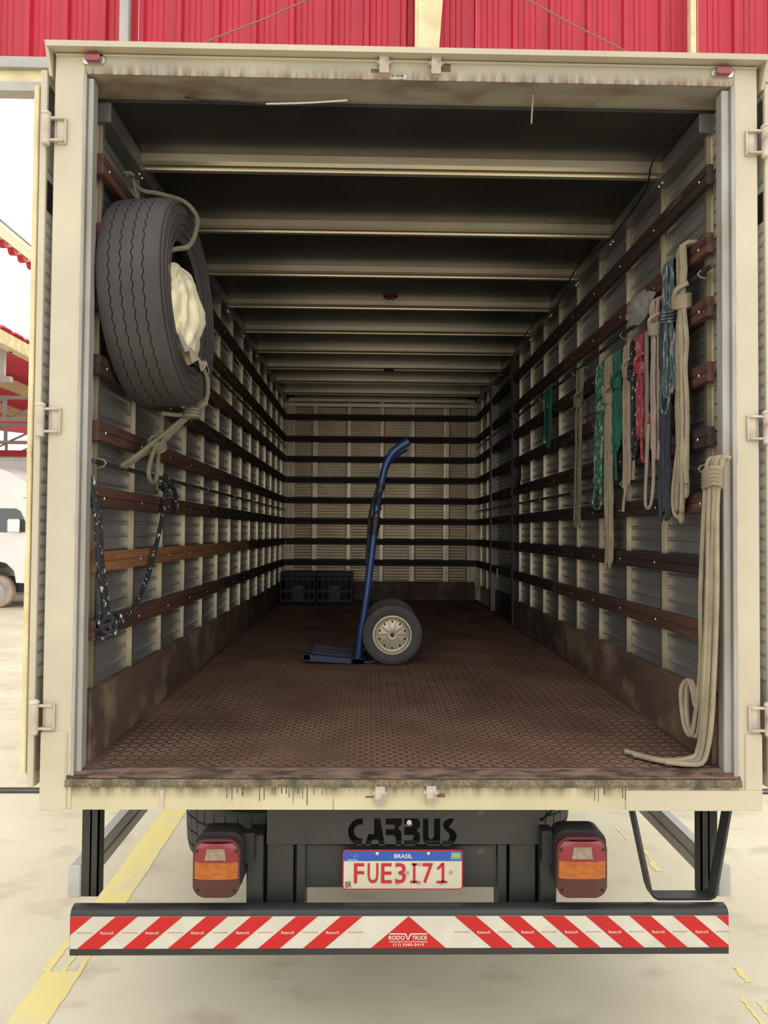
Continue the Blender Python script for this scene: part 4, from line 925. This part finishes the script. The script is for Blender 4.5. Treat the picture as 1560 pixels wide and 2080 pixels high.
# ================================================================== CRATES
def crate(x0, lab):
    x1 = x0+0.365; y0, y1, z0, z1 = 5.22, 5.60, floor_z(5), floor_z(5)+0.325; c = ((x0+x1)/2,y0,z0)
    t = 0.012; b = MB().box(x0,x1,y0,y1,z0,z0+0.015)
    b.box(x0,x0+t,y0,y1,z0,z1).box(x1-t,x1,y0,y1,z0,z1).box(x0,x1,y1-t,y1,z0,z1)
    for za, zb in ((z0,z0+0.05),(z0+0.12,z0+0.15),(z1-0.075,z1-0.05),(z1-0.03,z1)): b.box(x0,x1,y0,y0+t,za,zb)
    for k in range(7): x = x0+(x1-x0-t)*k/6; b.box(x,x+t,y0-0.003,y0+t,z0,z1)
    b.box(x0-0.004,x1+0.004,y0-0.004,y0+t,z1-0.018,z1)
    o = obj('bottle_crate', b, 'black_plastic', None, c); tag(o, lab, 'crate', 'black crates at the far end')
    obj('printed_label', MB().box(c[0]-0.055,c[0]+0.055,y0-0.0045,y0-0.003,z0+0.035,z0+0.19), 'grey_print', o, c)
    return o
crate(-1.045, 'black plastic crate in the far corner, against the slatted wall with the tyre')
crate(-0.665, 'black plastic crate at the far end, the one nearer the hand truck')

# ================================================================== OUTSIDE, LEFT OF THE TRUCK
# parked white truck, side on
wt = thing('white_truck', (-8.6,15.4,0), 'white cab-over truck with roof deflector parked outside the doorway', 'truck')
def pp(x, z): return (x, z)
body = [(-10.2,0.62),(-9.05,0.62),(-9.0,0.85),(-8.86,1.02),(-8.6,1.08),(-8.35,1.02),(-8.17,0.85),(-8.12,0.58),(-7.45,0.55),(-7.38,0.75),(-7.40,1.55),(-7.62,2.30),(-7.75,2.46),(-8.1,2.52),(-10.2,2.52)]
obj('cab', MB().prism(body,'y',14.45,16.4), 'white_paint', wt)
obj('roof_deflector', MB().prism([(-10.2,2.52),(-7.85,2.52),(-7.80,2.62),(-8.0,2.85),(-8.4,3.10),(-8.9,3.26),(-9.5,3.32),(-10.2,3.32)],'y',14.6,16.25), 'white_paint', wt)
obj('side_window', MB().prism([(-9.3,1.72),(-7.88,1.72),(-7.93,1.95),(-8.05,2.20),(-8.15,2.26),(-9.3,2.27)],'y',14.435,14.45), 'glass_dark', wt)
mi = obj('mirror', MB().box(-8.24,-7.99,14.2,14.32,1.72,2.02,0.03), 'white_paint', wt)
obj('mirror_arm', MB().cyl((-7.99,14.28,1.80),(-7.85,14.46,1.80),0.015,6), 'black_plastic', mi)
wk = obj('wheel', tyre_mb((-8.6,14.62,0.37),0.37,0.22,0.2,'y',40), 'cardboard', wt, (-8.6,14.62,0.37), smooth=35)
obj('wheel_rim', MB().lathe([(-0.09,0.205),(-0.05,0.17),(-0.06,0.06),(-0.09,0.05),(-0.09,0)],(-8.6,14.62,0.37),'y',20,False), 'galvanised', wk, (-8.6,14.62,0.37))
obj('underside', MB().box(-10.2,-7.6,14.7,16.3,0.35,0.62), 'black_plastic', wt)
gb = thing('cargo_trailer', (-7,18.5,0), 'tall pale grey cargo box parked behind the white truck', 'trailer')
obj('box_body', MB().box(-11.5,-4.5,17.6,19.9,0.9,3.70,0.03), 'grey_box', gb); obj('reflector', MB().box(-8.45,-8.2,17.58,17.6,3.52,3.58), 'tape_red', gb)
obj('top_trim', MB().box(-11.5,-4.5,17.57,17.6,3.66,3.71), 'galvanised', gb)
for x in (-10.5,-5.6): obj('wheel', tyre_mb((x,17.9,0.42),0.42,0.24,0.23,'y',36), 'tyre', gb, (x,17.9,0.42), smooth=35)
obj('chassis', MB().box(-11.3,-4.7,18.0,19.5,0.6,0.9), 'black_steel', gb)
# open shed with a red roof along the yard
sh = thing('open_shed', (-12,22,0), 'open-sided shed with red roof, steel trusses and cream end wall across the yard', 'building')
rf = MB(); Y = 9.0; P = []
while Y < 40: P += [(Y,6.15),(Y+0.35,6.15),(Y+0.40,6.11),(Y+0.46,6.11),(Y+0.51,6.15)]; Y += 0.55
n = len(P); rf.add([(-8.0,a,b) for a,b in P]+[(-26,a,b+1.8) for a,b in P], [(i,i+1,n+i+1,n+i) for i in range(n-1)])
so = obj('roof_sheet', rf, 'red_roof', sh); md = so.modifiers.new('thickness','SOLIDIFY'); md.thickness = 0.03; md.offset = 1
for x, z in ((-8.05,6.02),(-11.0,6.3),(-14.5,6.65)): obj('purlin', MB().box(x-0.12,x+0.12,9,40,z-0.30,z-0.02), 'girder_cream', sh)
for y in (14.0,20.0,26.0,32.0):
    t = MB().box(-26,-8.1,y-0.06,y+0.06,5.05,5.17).box(-26,-8.1,y-0.06,y+0.06,5.72,5.82)
    for k in range(12):
        x = -8.3-k*1.45; t.box(x-0.05,x+0.05,y-0.05,y+0.05,5.1,5.8); t.cyl((x,y,5.75),(x-1.35,y,5.12),0.045,4)
    obj('roof_truss', t, 'girder_grey', sh)
    obj('column', MB().box(-8.6,-8.3,y-0.15,y+0.15,0,5.1), 'girder_cream', sh) if y > 25 else None
wm = MB(); X = -26.0; P = []
while X < -7.5: P += [(X,30.05),(X+0.12,30.05),(X+0.15,30.0),(X+0.22,30.0),(X+0.25,30.05)]; X += 0.28
n = len(P); wm.add([(a,b,0) for a,b in P]+[(a,b,5.0) for a,b in P], [(i,i+1,n+i+1,n+i) for i in range(n-1)])
obj('end_wall', wm, 'cream_wall', sh)
obj('wall_band', MB().box(-26,-7.5,29.7,29.95,4.95,5.2), 'tape_red', sh)
# long eave of the neighbouring building, nearer
ev = thing('neighbour_eave', (-6,12,6.5), 'cream fascia of a neighbouring roof with red scalloped sheet ends beneath', 'roof')
obj('fascia', MB().box(-6.1,-6.0,9.0,30,6.42,6.62), 'cream_wall', ev)
te = MB(); Y = 9.0
while Y < 30: te.prism([(Y,6.42),(Y+0.2,6.42),(Y+0.14,6.33),(Y+0.06,6.33)],'x',-6.12,-6.02); Y += 0.33
obj('sheet_ends', te, 'red_sheet', ev, kind='stuff')
obj('gutter_line', MB().box(-6.16,-6.12,9,30,6.78,6.80), 'girder_grey', ev)
obj('stanchion', MB().box(-6.15,-5.95,29.6,29.9,0,6.42), 'girder_grey', ev)
# tree beyond
tr_ = thing('tree', (-19,46,0), 'tall leafy tree showing behind the neighbouring roof', 'tree')
obj('trunk', MB().tube([(-19,46,0),(-18.9,46,6),(-19,46.1,14)],[0.35,0.26,0.12],8), 'bark', tr_)
lf = MB(); Rt = random.Random(8)
for k in range(1500):
    u = Vector((Rt.gauss(0,1),Rt.gauss(0,1),Rt.gauss(0,1))).normalized()*(Rt.random()**0.4)
    c = Vector((-19+u.x*3.2,46+u.y*3.2,17.5+u.z*5.0)); a = Vector((Rt.uniform(-1,1),Rt.uniform(-1,1),Rt.uniform(-1,1))).normalized(); b = a.orthogonal().normalized()
    lf.add([c+a*0.22,c+b*0.10,c-a*0.22,c-b*0.10],[(0,1,2,3)])
obj('foliage', lf, 'leaf', tr_, kind='stuff')
